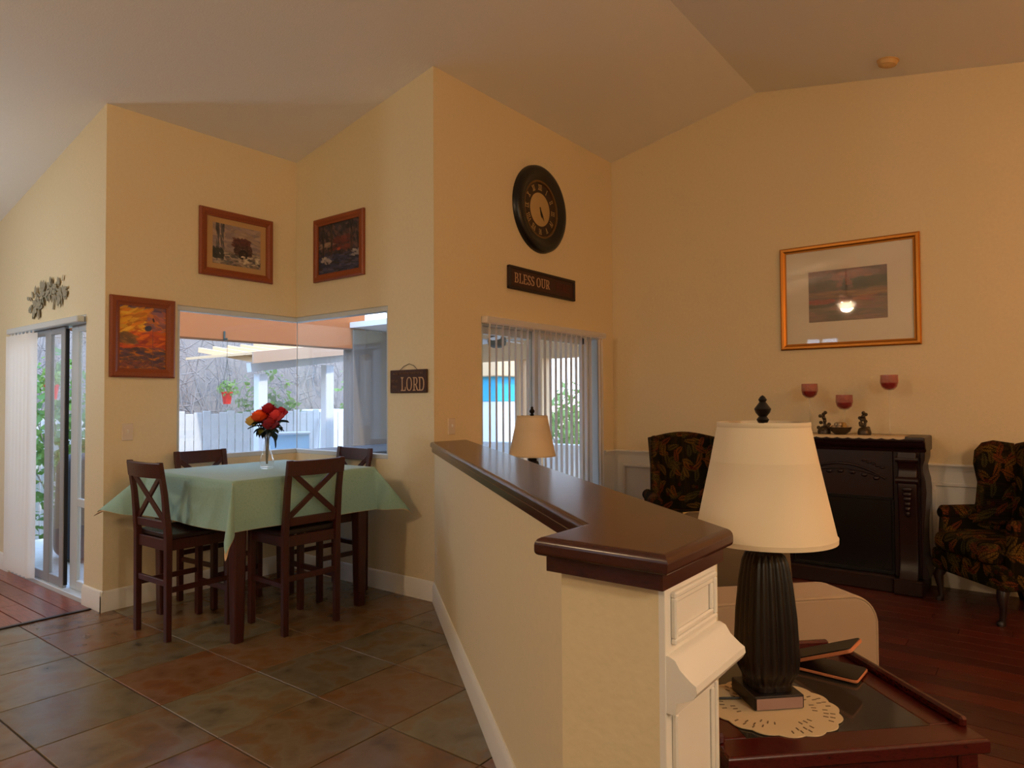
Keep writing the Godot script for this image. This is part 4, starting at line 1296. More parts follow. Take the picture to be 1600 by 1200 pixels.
func art(kind: String) -> Image:
	var r := RandomNumberGenerator.new()
	r.seed = kind.hash()
	var img := Image.create(240, 192, false, Image.FORMAT_RGB8)
	if kind == "sunset":
		img = Image.create(192, 240, false, Image.FORMAT_RGB8)
		img.fill(Color(0.78, 0.45, 0.18))
		strokes(img, r, 160, Rect2(0, 0, 1, 0.15), [Color(0.45, 0.33, 0.42), Color(0.62, 0.42, 0.38), Color(0.36, 0.30, 0.42)], 26, 6, -0.25)
		strokes(img, r, 220, Rect2(0, 0.08, 0.62, 0.4), [Color(0.93, 0.66, 0.15), Color(0.96, 0.74, 0.25), Color(0.85, 0.50, 0.14)], 30, 7, -0.3)
		strokes(img, r, 120, Rect2(0.62, 0.1, 0.4, 0.4), [Color(0.72, 0.42, 0.36), Color(0.55, 0.38, 0.44), Color(0.86, 0.50, 0.24)], 20, 7, 0.3)
		strokes(img, r, 120, Rect2(0.15, 0.42, 0.85, 0.24), [Color(0.88, 0.45, 0.14), Color(0.80, 0.34, 0.18), Color(0.68, 0.27, 0.22)], 32, 6, -0.15)
		strokes(img, r, 40, Rect2(0, 0.45, 0.3, 0.12), [Color(0.5, 0.38, 0.28), Color(0.62, 0.42, 0.24)], 24, 6, 0.1)
		strokes(img, r, 170, Rect2(0, 0.66, 1, 0.34), [Color(0.34, 0.25, 0.34), Color(0.26, 0.23, 0.31), Color(0.42, 0.29, 0.36), Color(0.36, 0.26, 0.28)], 18, 5, 0.0, 0.25, 0.5)
		strokes(img, r, 40, Rect2(0.1, 0.86, 0.8, 0.1), [Color(0.58, 0.33, 0.24), Color(0.50, 0.28, 0.26)], 10, 4, 0.0)
		img.fill_rect(Rect2i(133, 70, 2, 160), Color(0.5, 0.32, 0.3))
		dab(img, 116, 84, 15, 11, -0.25, Color(0.20, 0.25, 0.36), 0.9)
		dab(img, 136, 52, 4, 9, -0.3, Color(0.24, 0.17, 0.17), 0.9)
	elif kind == "mill":
		img.fill(Color(0.58, 0.50, 0.46))
		strokes(img, r, 200, Rect2(0, 0, 1, 0.6), [Color(0.62, 0.52, 0.47), Color(0.55, 0.48, 0.47), Color(0.66, 0.55, 0.46)], 26, 9, 0.1)
		strokes(img, r, 150, Rect2(0, 0.65, 1, 0.35), [Color(0.50, 0.42, 0.36), Color(0.38, 0.36, 0.34), Color(0.70, 0.62, 0.52), Color(0.30, 0.28, 0.26)], 18, 6, 0.1)
		for x in [18, 40]: strokes(img, r, 30, Rect2(x / 240.0, 0.0, 0.05, 0.85), [Color(0.26, 0.25, 0.25), Color(0.36, 0.34, 0.33)], 20, 4, 1.5, 0.15)
		strokes(img, r, 70, Rect2(0.0, 0.6, 0.2, 0.25), [Color(0.22, 0.22, 0.20)], 10, 5, 0.6)
		strokes(img, r, 90, Rect2(0.42, 0.30, 0.34, 0.2), [Color(0.32, 0.17, 0.15), Color(0.38, 0.21, 0.18)], 12, 7, 0.3)
		strokes(img, r, 90, Rect2(0.45, 0.46, 0.34, 0.22), [Color(0.26, 0.16, 0.14), Color(0.33, 0.22, 0.18)], 10, 7, 0.1)
		dab(img, 150, 132, 26, 26, 0.0, Color(0.15, 0.11, 0.10), 0.85)
		dab(img, 150, 132, 15, 15, 0.0, Color(0.36, 0.26, 0.2), 0.8)
		for k in 6: dab(img, 150 + 9 * cos(k), 132 + 9 * sin(k), 16, 2, k * 0.52, Color(0.14, 0.1, 0.09), 0.8)
		strokes(img, r, 26, Rect2(0.6, 0.72, 0.35, 0.2), [Color(0.84, 0.77, 0.64)], 9, 4, 0.2)
	elif kind == "creek":
		img = Image.create(192, 220, false, Image.FORMAT_RGB8)
		img.fill(Color(0.20, 0.17, 0.19))
		strokes(img, r, 260, Rect2(0, 0, 1, 0.6), [Color(0.20, 0.19, 0.24), Color(0.30, 0.22, 0.22), Color(0.42, 0.30, 0.28), Color(0.15, 0.14, 0.16)], 14, 7, 1.2, 0.7)
		strokes(img, r, 60, Rect2(0.3, 0.3, 0.5, 0.25), [Color(0.42, 0.20, 0.18), Color(0.36, 0.17, 0.17)], 12, 7, 0.2)
		strokes(img, r, 30, Rect2(0.02, 0.38, 0.35, 0.08), [Color(0.56, 0.46, 0.38)], 14, 4, -0.1)
		strokes(img, r, 170, Rect2(0, 0.62, 1, 0.38), [Color(0.20, 0.22, 0.34), Color(0.28, 0.28, 0.38), Color(0.14, 0.15, 0.22), Color(0.36, 0.34, 0.40)], 16, 5, 0.1)
		strokes(img, r, 22, Rect2(0.1, 0.66, 0.2, 0.14), [Color(0.66, 0.60, 0.56)], 8, 5, 0.4)
		strokes(img, r, 22, Rect2(0.8, 0.6, 0.2, 0.12), [Color(0.62, 0.58, 0.56)], 10, 4, 0.6)
		dab(img, 96, 118, 9, 7, 0.0, Color(0.72, 0.30, 0.16), 0.8)
		for x in [20, 60, 150]: strokes(img, r, 26, Rect2(x / 192.0, 0.0, 0.03, 0.6), [Color(0.11, 0.10, 0.11), Color(0.30, 0.22, 0.2)], 20, 3, 1.55, 0.1)
	else:
		img.fill(Color(0.45, 0.33, 0.28))
		strokes(img, r, 160, Rect2(0, 0, 1, 0.42), [Color(0.46, 0.34, 0.32), Color(0.40, 0.30, 0.26), Color(0.56, 0.36, 0.30)], 24, 8, 0.0)
		strokes(img, r, 70, Rect2(0.38, 0.05, 0.4, 0.25), [Color(0.60, 0.36, 0.30), Color(0.54, 0.33, 0.30)], 18, 8, 0.3)
		strokes(img, r, 110, Rect2(0.6, 0.2, 0.4, 0.18), [Color(0.28, 0.26, 0.18), Color(0.33, 0.29, 0.2)], 14, 7, 0.0)
		strokes(img, r, 90, Rect2(0.0, 0.22, 0.35, 0.16), [Color(0.33, 0.28, 0.20), Color(0.40, 0.31, 0.25)], 14, 7, 0.0)
		for k in 9: dab(img, 112 + (k % 3 - 1) * k * 0.7, 40 + k * 5, 3.0 + k, 5, 0.0, Color(0.22, 0.22, 0.16), 0.7)
		strokes(img, r, 80, Rect2(0, 0.43, 1, 0.10), [Color(0.58, 0.40, 0.26), Color(0.52, 0.36, 0.26)], 26, 4, 0.02, 0.08)
		strokes(img, r, 150, Rect2(0, 0.56, 1, 0.44), [Color(0.44, 0.32, 0.28), Color(0.50, 0.34, 0.30), Color(0.36, 0.29, 0.25), Color(0.52, 0.33, 0.32)], 24, 5, 0.03, 0.15)
		strokes(img, r, 40, Rect2(0.0, 0.58, 0.3, 0.06), [Color(0.62, 0.16, 0.13), Color(0.55, 0.18, 0.14)], 14, 5, -0.08, 0.1)
		strokes(img, r, 30, Rect2(0.0, 0.66, 0.3, 0.05), [Color(0.26, 0.18, 0.15)], 16, 4, -0.05, 0.1)
	return img

func lettering(t: Node3D, called: String, text: String, p: Vector3, size: float, m: Material, squeeze := 1.0, serif := true) -> void:
	var tm := TextMesh.new()
	var sf := SystemFont.new()
	sf.font_names = PackedStringArray(["Droid Serif" if serif else "Droid Sans"])
	tm.font = sf
	tm.text = text
	tm.font_size = 48
	tm.pixel_size = size / 48.0
	tm.depth = 0.003
	var o := put(t, called, tm, m, p)
	o.scale = Vector3(squeeze, 1, 1)

func wall_things() -> void:
	framed("framed_picture", "portrait picture of an orange sunset in a pine frame beside the corner window", Vector3(2.185, 1.832, ZT), Vector3.RIGHT, Vector3.BACK, 0.435, 0.555, 0.062, M.pine, null, art("sunset"), Vector2(0.335, 0.452))
	framed("framed_picture", "landscape picture of a brown mill on a tan mount above the corner window", Vector3(2.886, 2.593, ZT), Vector3.RIGHT, Vector3.BACK, 0.612, 0.510, 0.058, M.pine, M.tan_mount, art("mill"), Vector2(0.40, 0.31))
	framed("framed_picture", "dark bluish creek picture in a pine frame above the narrow window half", Vector3(XB, 2.604, -4.365), Vector3.BACK, Vector3.LEFT, 0.622, 0.510, 0.058, M.pine, null, art("creek"), Vector2(0.52, 0.41))
	framed("framed_picture", "gold framed lake view on a wide white mount above the fireplace", Vector3(XR, 2.215, -1.208), Vector3.BACK, Vector3.LEFT, 1.02, 0.85, 0.048, M.gold, M.mount, art("lake"), Vector2(0.575, 0.415), true)
	# clock
	var t := thing("wall_clock", "large round black clock with a gold ringed dark dial", "clock", Vector3(4.695, 2.995, ZC))
	t.basis = Basis.from_euler(Vector3(PI / 2, 0, 0))
	var st := S()
	lathe(st, [Vector2(0.24, 0.012), Vector2(0.245, 0.03), Vector2(0.27, 0.036), Vector2(0.29, 0.05), Vector2(0.32, 0.056), Vector2(0.345, 0.05), Vector2(0.365, 0.03), Vector2(0.37, 0.0)], 64)
	part(t, "rim", st, M.clock_black)
	st = S()
	lathe(st, [Vector2(0.226, 0.012), Vector2(0.228, 0.026), Vector2(0.236, 0.030), Vector2(0.244, 0.028), Vector2(0.246, 0.012)], 64)
	part(t, "gold_ring", st, M.clock_gold)
	st = S()
	lathe(st, [Vector2(0.0, 0.012), Vector2(0.228, 0.012)], 64)
	part(t, "dial_band", st, M.clock_band)
	st = S()
	lathe(st, [Vector2(0.0, 0.015), Vector2(0.138, 0.015), Vector2(0.142, 0.012)], 48)
	part(t, "dial_centre", st, M.clock_face)
	var rom := ["XII", "I", "II", "III", "IV", "V", "VI", "VII", "VIII", "IX", "X", "XI"]
	for k in 12:
		var a := TAU * k / 12
		var tm := TextMesh.new()
		var sf := SystemFont.new()
		sf.font_names = PackedStringArray(["Droid Serif"])
		tm.font = sf
		tm.text = rom[k]
		tm.font_size = 32
		tm.pixel_size = 0.05 / 32
		tm.depth = 0.002
		var o := put(t, "numeral", tm, M.numerals)
		o.basis = Basis(Vector3.RIGHT, -PI / 2) * Basis(Vector3.BACK, -a) * Basis.from_scale(Vector3(0.8, 1.25, 1))
		o.position = Vector3(sin(a) * 0.186, 0.014, -cos(a) * 0.186)
	for q in [[2.62, 0.105, 0.007], [2.86 - PI * 2, 0.075, 0.010]]:
		st = S()
		prism(st, PackedVector2Array([Vector2(-0.004, -0.02), Vector2(0.004, -0.02), Vector2(q[2], q[1] * 0.6), Vector2(0, q[1]), Vector2(-q[2], q[1] * 0.6)]), 0.017, 0.019, 0.0, Transform3D(Vector3(cos(q[0]), 0, sin(q[0])), Vector3(sin(q[0]), 0, -cos(q[0])), Vector3.UP, Vector3.ZERO))
		part(t, "hand", st, M.clock_black)
	# signs
	t = thing("wall_sign", "long dark wooden plaque reading BLESS OUR HOME under the clock", "sign", Vector3(4.73, 2.366, ZC))
	box("board", t, Vector3(0, 0, 0.012), Vector3(0.965, 0.185, 0.022), M.sign_brown, 0.004)
	st = S()
	for e in [[Vector3(0, 0.081, 0.018), Vector3(0.965, 0.024, 0.03)], [Vector3(0, -0.081, 0.018), Vector3(0.965, 0.024, 0.03)], [Vector3(-0.468, 0, 0.018), Vector3(0.028, 0.142, 0.03)], [Vector3(0.468, 0, 0.018), Vector3(0.028, 0.142, 0.03)]]: bx(st, e[0], e[1], 0.004)
	part(t, "border", st, M.sign_dark)
	lettering(t, "lettering", "BLESS OUR", Vector3(-0.165, 0.0, 0.024), 0.108, M.sign_pale, 0.86)
	lettering(t, "lettering", "HOME", Vector3(0.29, 0.0, 0.0235), 0.095, M.sign_rust, 0.72)
	t = thing("wall_sign", "small brown plaque with a large pale word LORD hanging by the narrow window half", "sign", Vector3(XB, 1.524, -3.575))
	t.basis = Basis(Vector3.BACK, Vector3.UP, Vector3.LEFT)
	box("board", t, Vector3(0, 0, 0.009), Vector3(0.375, 0.165, 0.016), M.sign_brown, 0.004)
	lettering(t, "lettering", "LORD", Vector3(0.048, -0.022, 0.0175), 0.135, M.sign_pale, 0.66)
	lettering(t, "lettering", "as for me and my house we will", Vector3(0.0, 0.058, 0.0175), 0.027, M.sign_dim, 0.80, false)
	lettering(t, "lettering", "serve", Vector3(-0.138, 0.006, 0.0175), 0.034, M.sign_dim, 0.9, false)
	lettering(t, "lettering", "the", Vector3(-0.138, -0.036, 0.0175), 0.034, M.sign_dim, 0.9, false)
	st = S()
	tube(st, [Vector3(-0.09, 0.08, 0.01), Vector3(-0.05, 0.11, 0.006), Vector3(0, 0.125, 0.004), Vector3(0.05, 0.11, 0.006), Vector3(0.09, 0.08, 0.01)], [0.002], 5)
	part(t, "hanger", st, M.dark_gap)
	# leafy metal wall art above the garden door
	t = thing("wall_art", "grey metal wall art of leafy tree shapes above the garden door", "wall art", Vector3(XD, 2.20, -5.98))
	t.basis = Basis(Vector3.BACK, Vector3.UP, Vector3.LEFT)
	var r := RandomNumberGenerator.new()
	r.seed = 4
	for q in [[Vector2(-0.22, -0.035), 0.13], [Vector2(-0.06, 0.015), 0.10], [Vector2(0.12, 0.03), 0.10], [Vector2(0.28, 0.0), 0.13], [Vector2(-0.13, -0.08), 0.08], [Vector2(0.32, -0.03), 0.07]]:
		var pv: Vector2 = q[0]
		st = S()
		for k in 26:
			var a := r.randf() * TAU
			var c: Vector2 = pv + Vector2(cos(a), sin(a)) * q[1] * sqrt(r.randf()) * Vector2(1.1, 0.8)
			var l := r.randf_range(0.022, 0.04)
			prism(st, PackedVector2Array([Vector2(-l, 0), Vector2(-l * 0.3, -l * 0.42), Vector2(l * 0.5, -l * 0.36), Vector2(l, 0), Vector2(l * 0.5, l * 0.36), Vector2(-l * 0.3, l * 0.42)]), 0, 0.002, 0.0, Transform3D(Basis(Vector3.BACK, a) * Basis(Vector3.RIGHT, r.randf_range(-0.3, 0.3)), Vector3(c.x, c.y, r.randf_range(0.006, 0.018))))
		part(t, "leaf_cluster", st, M.wall_art)
	st = S()
	for q in [[-0.25, -0.16], [0.16, -0.12]]: tube(st, [Vector3(q[0], q[1], 0.006), Vector3(q[0] + 0.02, q[1] + 0.09, 0.008), Vector3(q[0] + 0.05, q[1] + 0.16, 0.008)], [0.010, 0.006, 0.004], 6)
	tube(st, [Vector3(-0.25, -0.06, 0.008), Vector3(0.0, 0.0, 0.008), Vector3(0.28, 0.0, 0.008)], [0.005], 6)
	part(t, "trunk", st, M.wall_art)
	# switches and outlets
	var plate := func(label: String, p: Vector3, rx: Vector3, n: Vector3, switch: bool) -> void:
		var o := thing("light_switch" if switch else "wall_outlet", label, "switch" if switch else "outlet", p)
		o.basis = Basis(rx, Vector3.UP, n)
		var s := S()
		prism(s, PackedVector2Array([Vector2(-0.036, -0.058), Vector2(0.036, -0.058), Vector2(0.036, 0.058), Vector2(-0.036, 0.058)]), 0.0, 0.006, 0.004)
		part(o, "cover_plate", s, M.plate)
		s = S()
		if switch: bx(s, Vector3(0, 0.004, 0.010), Vector3(0.010, 0.022, 0.014), 0.002, Basis(Vector3.RIGHT, 0.4))
		else:
			for y in [-0.02, 0.02]: bx(s, Vector3(0, y, 0.006), Vector3(0.028, 0.028, 0.004), 0.002)
		part(o, "toggle" if switch else "socket", s, M.white_trim if switch else M.mount)
	plate.call("pale light switch plate on the yellow wall below the sunset picture", Vector3(2.09, 1.182, ZT), Vector3.RIGHT, Vector3.BACK, true)
	plate.call("pale switch plate by the patio door, just above the wooden ledge", Vector3(3.60, 1.20, ZC), Vector3.RIGHT, Vector3.BACK, true)
	plate.call("pale outlet on the cream half wall near the nook corner", Vector3(3.36, 0.33, ZC + 0.082), Vector3(DV.x, 0, DV.y), Vector3(-NV.x, 0, -NV.y), false)
	# smoke alarm on the slope
	t = thing("smoke_alarm", "round cream smoke alarm on the ceiling above the fireplace picture", "smoke alarm", Vector3(5.62, ceil_y(-0.84), -0.84))
	t.rotation.x = PI + atan(0.164)
	st = S()
	lathe(st, [Vector2(0.068, 0), Vector2(0.068, 0.012), Vector2(0.060, 0.034), Vector2(0.035, 0.040), Vector2(0.03, 0.046), Vector2(0, 0.046)], 28)
	part(t, "alarm_case", st, mat("alarm_case", Color(0.86, 0.70, 0.46), 0.5))
	st = S()
	lathe(st, [Vector2(0.074, 0), Vector2(0.074, 0.006), Vector2(0.066, 0.008)], 28)
	part(t, "mounting_ring", st, M.alarm_case)

# ------------------------------------------------------------------ sitting area
func table_lamp(label: String, p: Vector3, turn: float) -> Node3D:
	var t := thing("table_lamp", label, "lamp", p, turn, "")
	var st := S()
	bx(st, Vector3(0, 0.0175, 0), Vector3(0.132, 0.035, 0.132), 0.003)
	part(t, "base", st, M.espresso)
	box("foot_sheen", t, Vector3(-0.0665, 0.0165, 0), Vector3(0.002, 0.027, 0.122), M.painted_sheen, 0.0)  # pale strip that paints a reflection onto the front of the base
	st = S()   # square fluted column, widest low down, drawn in at foot and neck
	var prof := [[0.036, 0.050], [0.055, 0.052], [0.085, 0.066], [0.12, 0.0685], [0.22, 0.064], [0.31, 0.056], [0.355, 0.049], [0.375, 0.042], [0.385, 0.030]]
	var f := func(u: float, v: float) -> Vector3:
		var q := v * (prof.size() - 1)
		var i := mini(int(q), prof.size() - 2)
		var fr := q - i
		var h: float = lerpf(prof[i][1], prof[i + 1][1], fr)
		var y: float = lerpf(prof[i][0], prof[i + 1][0], fr)
		var a := TAU * u
		var k := pow(pow(absf(cos(a)), 5.0) + pow(absf(sin(a)), 5.0), -0.2)
		var c := Vector2(cos(a), sin(a)) * k
		var along: float = c.y if absf(c.x) > absf(c.y) else c.x
		var flute := 0.0
		if absf(along) < 0.78: flute = 0.085 * absf(sin(along / 0.78 * PI * 2.0)) - 0.085
		if v < 0.12 or v > 0.9: flute *= 0.2
		return Vector3(c.x * h * (1.0 + flute), y, c.y * h * (1.0 + flute))
	net(st, f, 128, 32, func(q): return Vector3(q.x, 0.0, q.z), Vector2.ONE, true)
	part(t, "column", st, M.espresso)
	st = S()
	lathe(st, [Vector2(0.0, 0.385), Vector2(0.034, 0.385), Vector2(0.036, 0.395), Vector2(0.022, 0.402), Vector2(0.012, 0.41), Vector2(0.012, 0.47), Vector2(0.018, 0.475), Vector2(0.018, 0.52), Vector2(0.0, 0.525)], 20)
	for s in [-1.0, 1.0]: tube(st, [Vector3(0.012 * s, 0.44, 0), Vector3(0.055 * s, 0.52, 0), Vector3(0.05 * s, 0.64, 0), Vector3(0, 0.718, 0)], [0.0025], 6)
	part(t, "neck", st, M.bronze)
	st = S()
	var y0 := 0.415
	var y1 := 0.718
	lathe(st, [Vector2(0.1735, y0), Vector2(0.176, y0), Vector2(0.1765, y0 + 0.012), Vector2(0.1735, y0 + 0.014), Vector2(0.1150, y1 - 0.014), Vector2(0.1165, y1 - 0.012), Vector2(0.1160, y1), Vector2(0.1135, y1), Vector2(0.1735, y0)], 72)
	part(t, "lamp_shade", st, M.shade_cloth)
	st = S()
	for k in 3:
		var a := TAU * k / 3 + 0.4
		tube(st, [Vector3(0, 0.712, 0), Vector3(cos(a) * 0.114, y1 - 0.006, sin(a) * 0.114)], [0.002], 5)
	part(t, "spider", st, M.bronze)
	st = S()
	lathe(st, [Vector2(0.0, 0.715), Vector2(0.012, 0.716), Vector2(0.016, 0.724), Vector2(0.010, 0.732), Vector2(0.018, 0.742), Vector2(0.0215, 0.752), Vector2(0.014, 0.762), Vector2(0.008, 0.770), Vector2(0.011, 0.776), Vector2(0.006, 0.784), Vector2(0.0, 0.788)], 20)
	part(t, "finial", st, M.bronze)
	return t

func end_table(label: String, p: Vector3, turn: float, h: float, half: Vector2) -> Node3D:   # tray topped, glass insert; local +z is the near edge
	var t := thing("end_table", label, "end table", p, turn)
	var st := S()
	var w := 0.085
	prism(st, PackedVector2Array([Vector2(-half.x, half.y - w), Vector2(half.x, half.y - w), Vector2(half.x, half.y), Vector2(-half.x, half.y)]), h - 0.035, h, 0.008, FLAT, 3, 0.006)
	prism(st, PackedVector2Array([Vector2(-half.x, -half.y), Vector2(half.x, -half.y), Vector2(half.x, -half.y + w), Vector2(-half.x, -half.y + w)]), h - 0.035, h, 0.008, FLAT, 3, 0.006)
	for s in [-1.0, 1.0]:
		prism(st, PackedVector2Array([Vector2(s * half.x, -half.y + w), Vector2(s * (half.x - w), -half.y + w), Vector2(s * (half.x - w), half.y - w), Vector2(s * half.x, half.y - w)]), h - 0.035, h - 0.001, 0.006, FLAT, 3, 0.006)
	part(t, "top_frame", st, M.mahogany)
	st = S()   # raised lip round the top
	for s in [-1.0, 1.0]: bx(st, Vector3(s * (half.x - 0.012), h + 0.010, 0), Vector3(0.020, 0.026, half.y * 2 - 0.12), 0.006)
	bx(st, Vector3(0, h + 0.010, -half.y + 0.012), Vector3(half.x * 2 - 0.05, 0.026, 0.020), 0.006)
	part(t, "lip", st, M.mahogany)
	box("glass_insert", t, Vector3(0, h - 0.006, 0), Vector3(2 * (half.x - w) + 0.002, 0.008, 2 * (half.y - w) + 0.002), mat("tinted_insert", Color(0.22, 0.20, 0.17), 0.08), 0.0)
	st = S()
	for s in [-1.0, 1.0]:
		bx(st, Vector3(0, h - 0.085, s * (half.y - 0.035)), Vector3(half.x * 2 - 0.09, 0.10, 0.022), 0.004)
		bx(st, Vector3(s * (half.x - 0.035), h - 0.085, 0), Vector3(0.022, 0.10, half.y * 2 - 0.09), 0.004)
	part(t, "apron", st, M.mahogany)
	for x in [-1.0, 1.0]:
		for z in [-1.0, 1.0]:
			st = S()
			bx(st, Vector3(x * (half.x - 0.04), (h - 0.035) / 2, z * (half.y - 0.04)), Vector3(0.05, h - 0.035, 0.05), 0.005)
			part(t, "leg", st, M.mahogany)
	box("shelf", t, Vector3(0, 0.16, 0), Vector3(half.x * 2 - 0.10, 0.02, half.y * 2 - 0.10), M.mahogany)
	return t

func wing_chair(label: String, p: Vector3, turn: float) -> Node3D:   # faces +z
	var t := thing("wing_chair", label, "armchair", p, turn, "floral wing chairs by the fireplace")
	var st := S()
	pad(st, Vector3(0, 0.285, 0.0), Vector3(0.66, 0.15, 0.60), 0.035)
	part(t, "seat_rail", st, M.upholstery)
	st = S()
	pad(st, Vector3(0, 0.415, 0.045), Vector3(0.52, 0.13, 0.58), 0.05, func(q): return q + Vector3(0, 0.018 * cos(q.x * 5.0) * cos(q.z * 4.6), 0))
	part(t, "seat_cushion", st, M.upholstery)
	st = S()   # arched back, leaning
	var o := PackedVector2Array()
	o.append(Vector2(-0.245, 0.30)); o.append(Vector2(0.245, 0.30))
	for k in 13:
		var x := 0.285 - 0.57 * k / 12.0
		o.append(Vector2(x, 1.065 + 0.035 * cos(x / 0.285 * PI * 0.62)))
	prism(st, o, -0.06, 0.06, 0.045, Transform3D(Basis(Vector3.RIGHT, -0.13), Vector3(0, 0.02, -0.20)), 4, 0.03)
	part(t, "backrest", st, M.upholstery)
	for s in [-1.0, 1.0]:
		st = S()   # wing: curves out from the back, sweeps down to the arm
		var wp := PackedVector2Array([Vector2(-0.30, 0.50), Vector2(0.02, 0.52), Vector2(-0.03, 0.66), Vector2(-0.045, 0.80), Vector2(-0.02, 0.93), Vector2(-0.03, 1.02), Vector2(-0.08, 1.075), Vector2(-0.15, 1.09), Vector2(-0.28, 1.07), Vector2(-0.30, 0.9)])
		prism(st, wp, -0.035, 0.035, 0.03, Transform3D(Basis(Vector3.UP, s * 0.13) * SIDE.basis, Vector3(s * 0.285, 0.0, 0.02)), 4, 0.03)
		part(t, "wing", st, M.upholstery)
		st = S()   # arm panel with a rolled top
		prism(st, PackedVector2Array([Vector2(-0.28, 0.28), Vector2(0.25, 0.28), Vector2(0.23, 0.56), Vector2(0.21, 0.60), Vector2(-0.28, 0.60)]), s * 0.30 - 0.035, s * 0.30 + 0.035, 0.02, SIDE, 3, 0.02)
		tube(st, [Vector3(s * 0.305, 0.59, -0.27), Vector3(s * 0.305, 0.595, 0.0), Vector3(s * 0.31, 0.59, 0.215), Vector3(s * 0.31, 0.59, 0.235)], [0.045, 0.050, 0.052, 0.030], 14)
		part(t, "arm", st, M.upholstery)
	for s in [-1.0, 1.0]:
		st = S()
		tube(st, [Vector3(s * 0.27, 0.225, 0.25), Vector3(s * 0.285, 0.17, 0.272), Vector3(s * 0.278, 0.09, 0.262), Vector3(s * 0.27, 0.03, 0.262), Vector3(s * 0.275, 0.012, 0.275), Vector3(s * 0.275, 0.0, 0.275)], [0.036, 0.032, 0.020, 0.017, 0.027, 0.024], 12)
		part(t, "leg", st, M.cherry_dark)
		st = S()
		bar(st, Vector3(s * 0.22, 0.22, -0.22), Vector3(s * 0.23, 0.0, -0.30), 0.04, 0.04)
		part(t, "leg", st, M.cherry_dark)
	return t

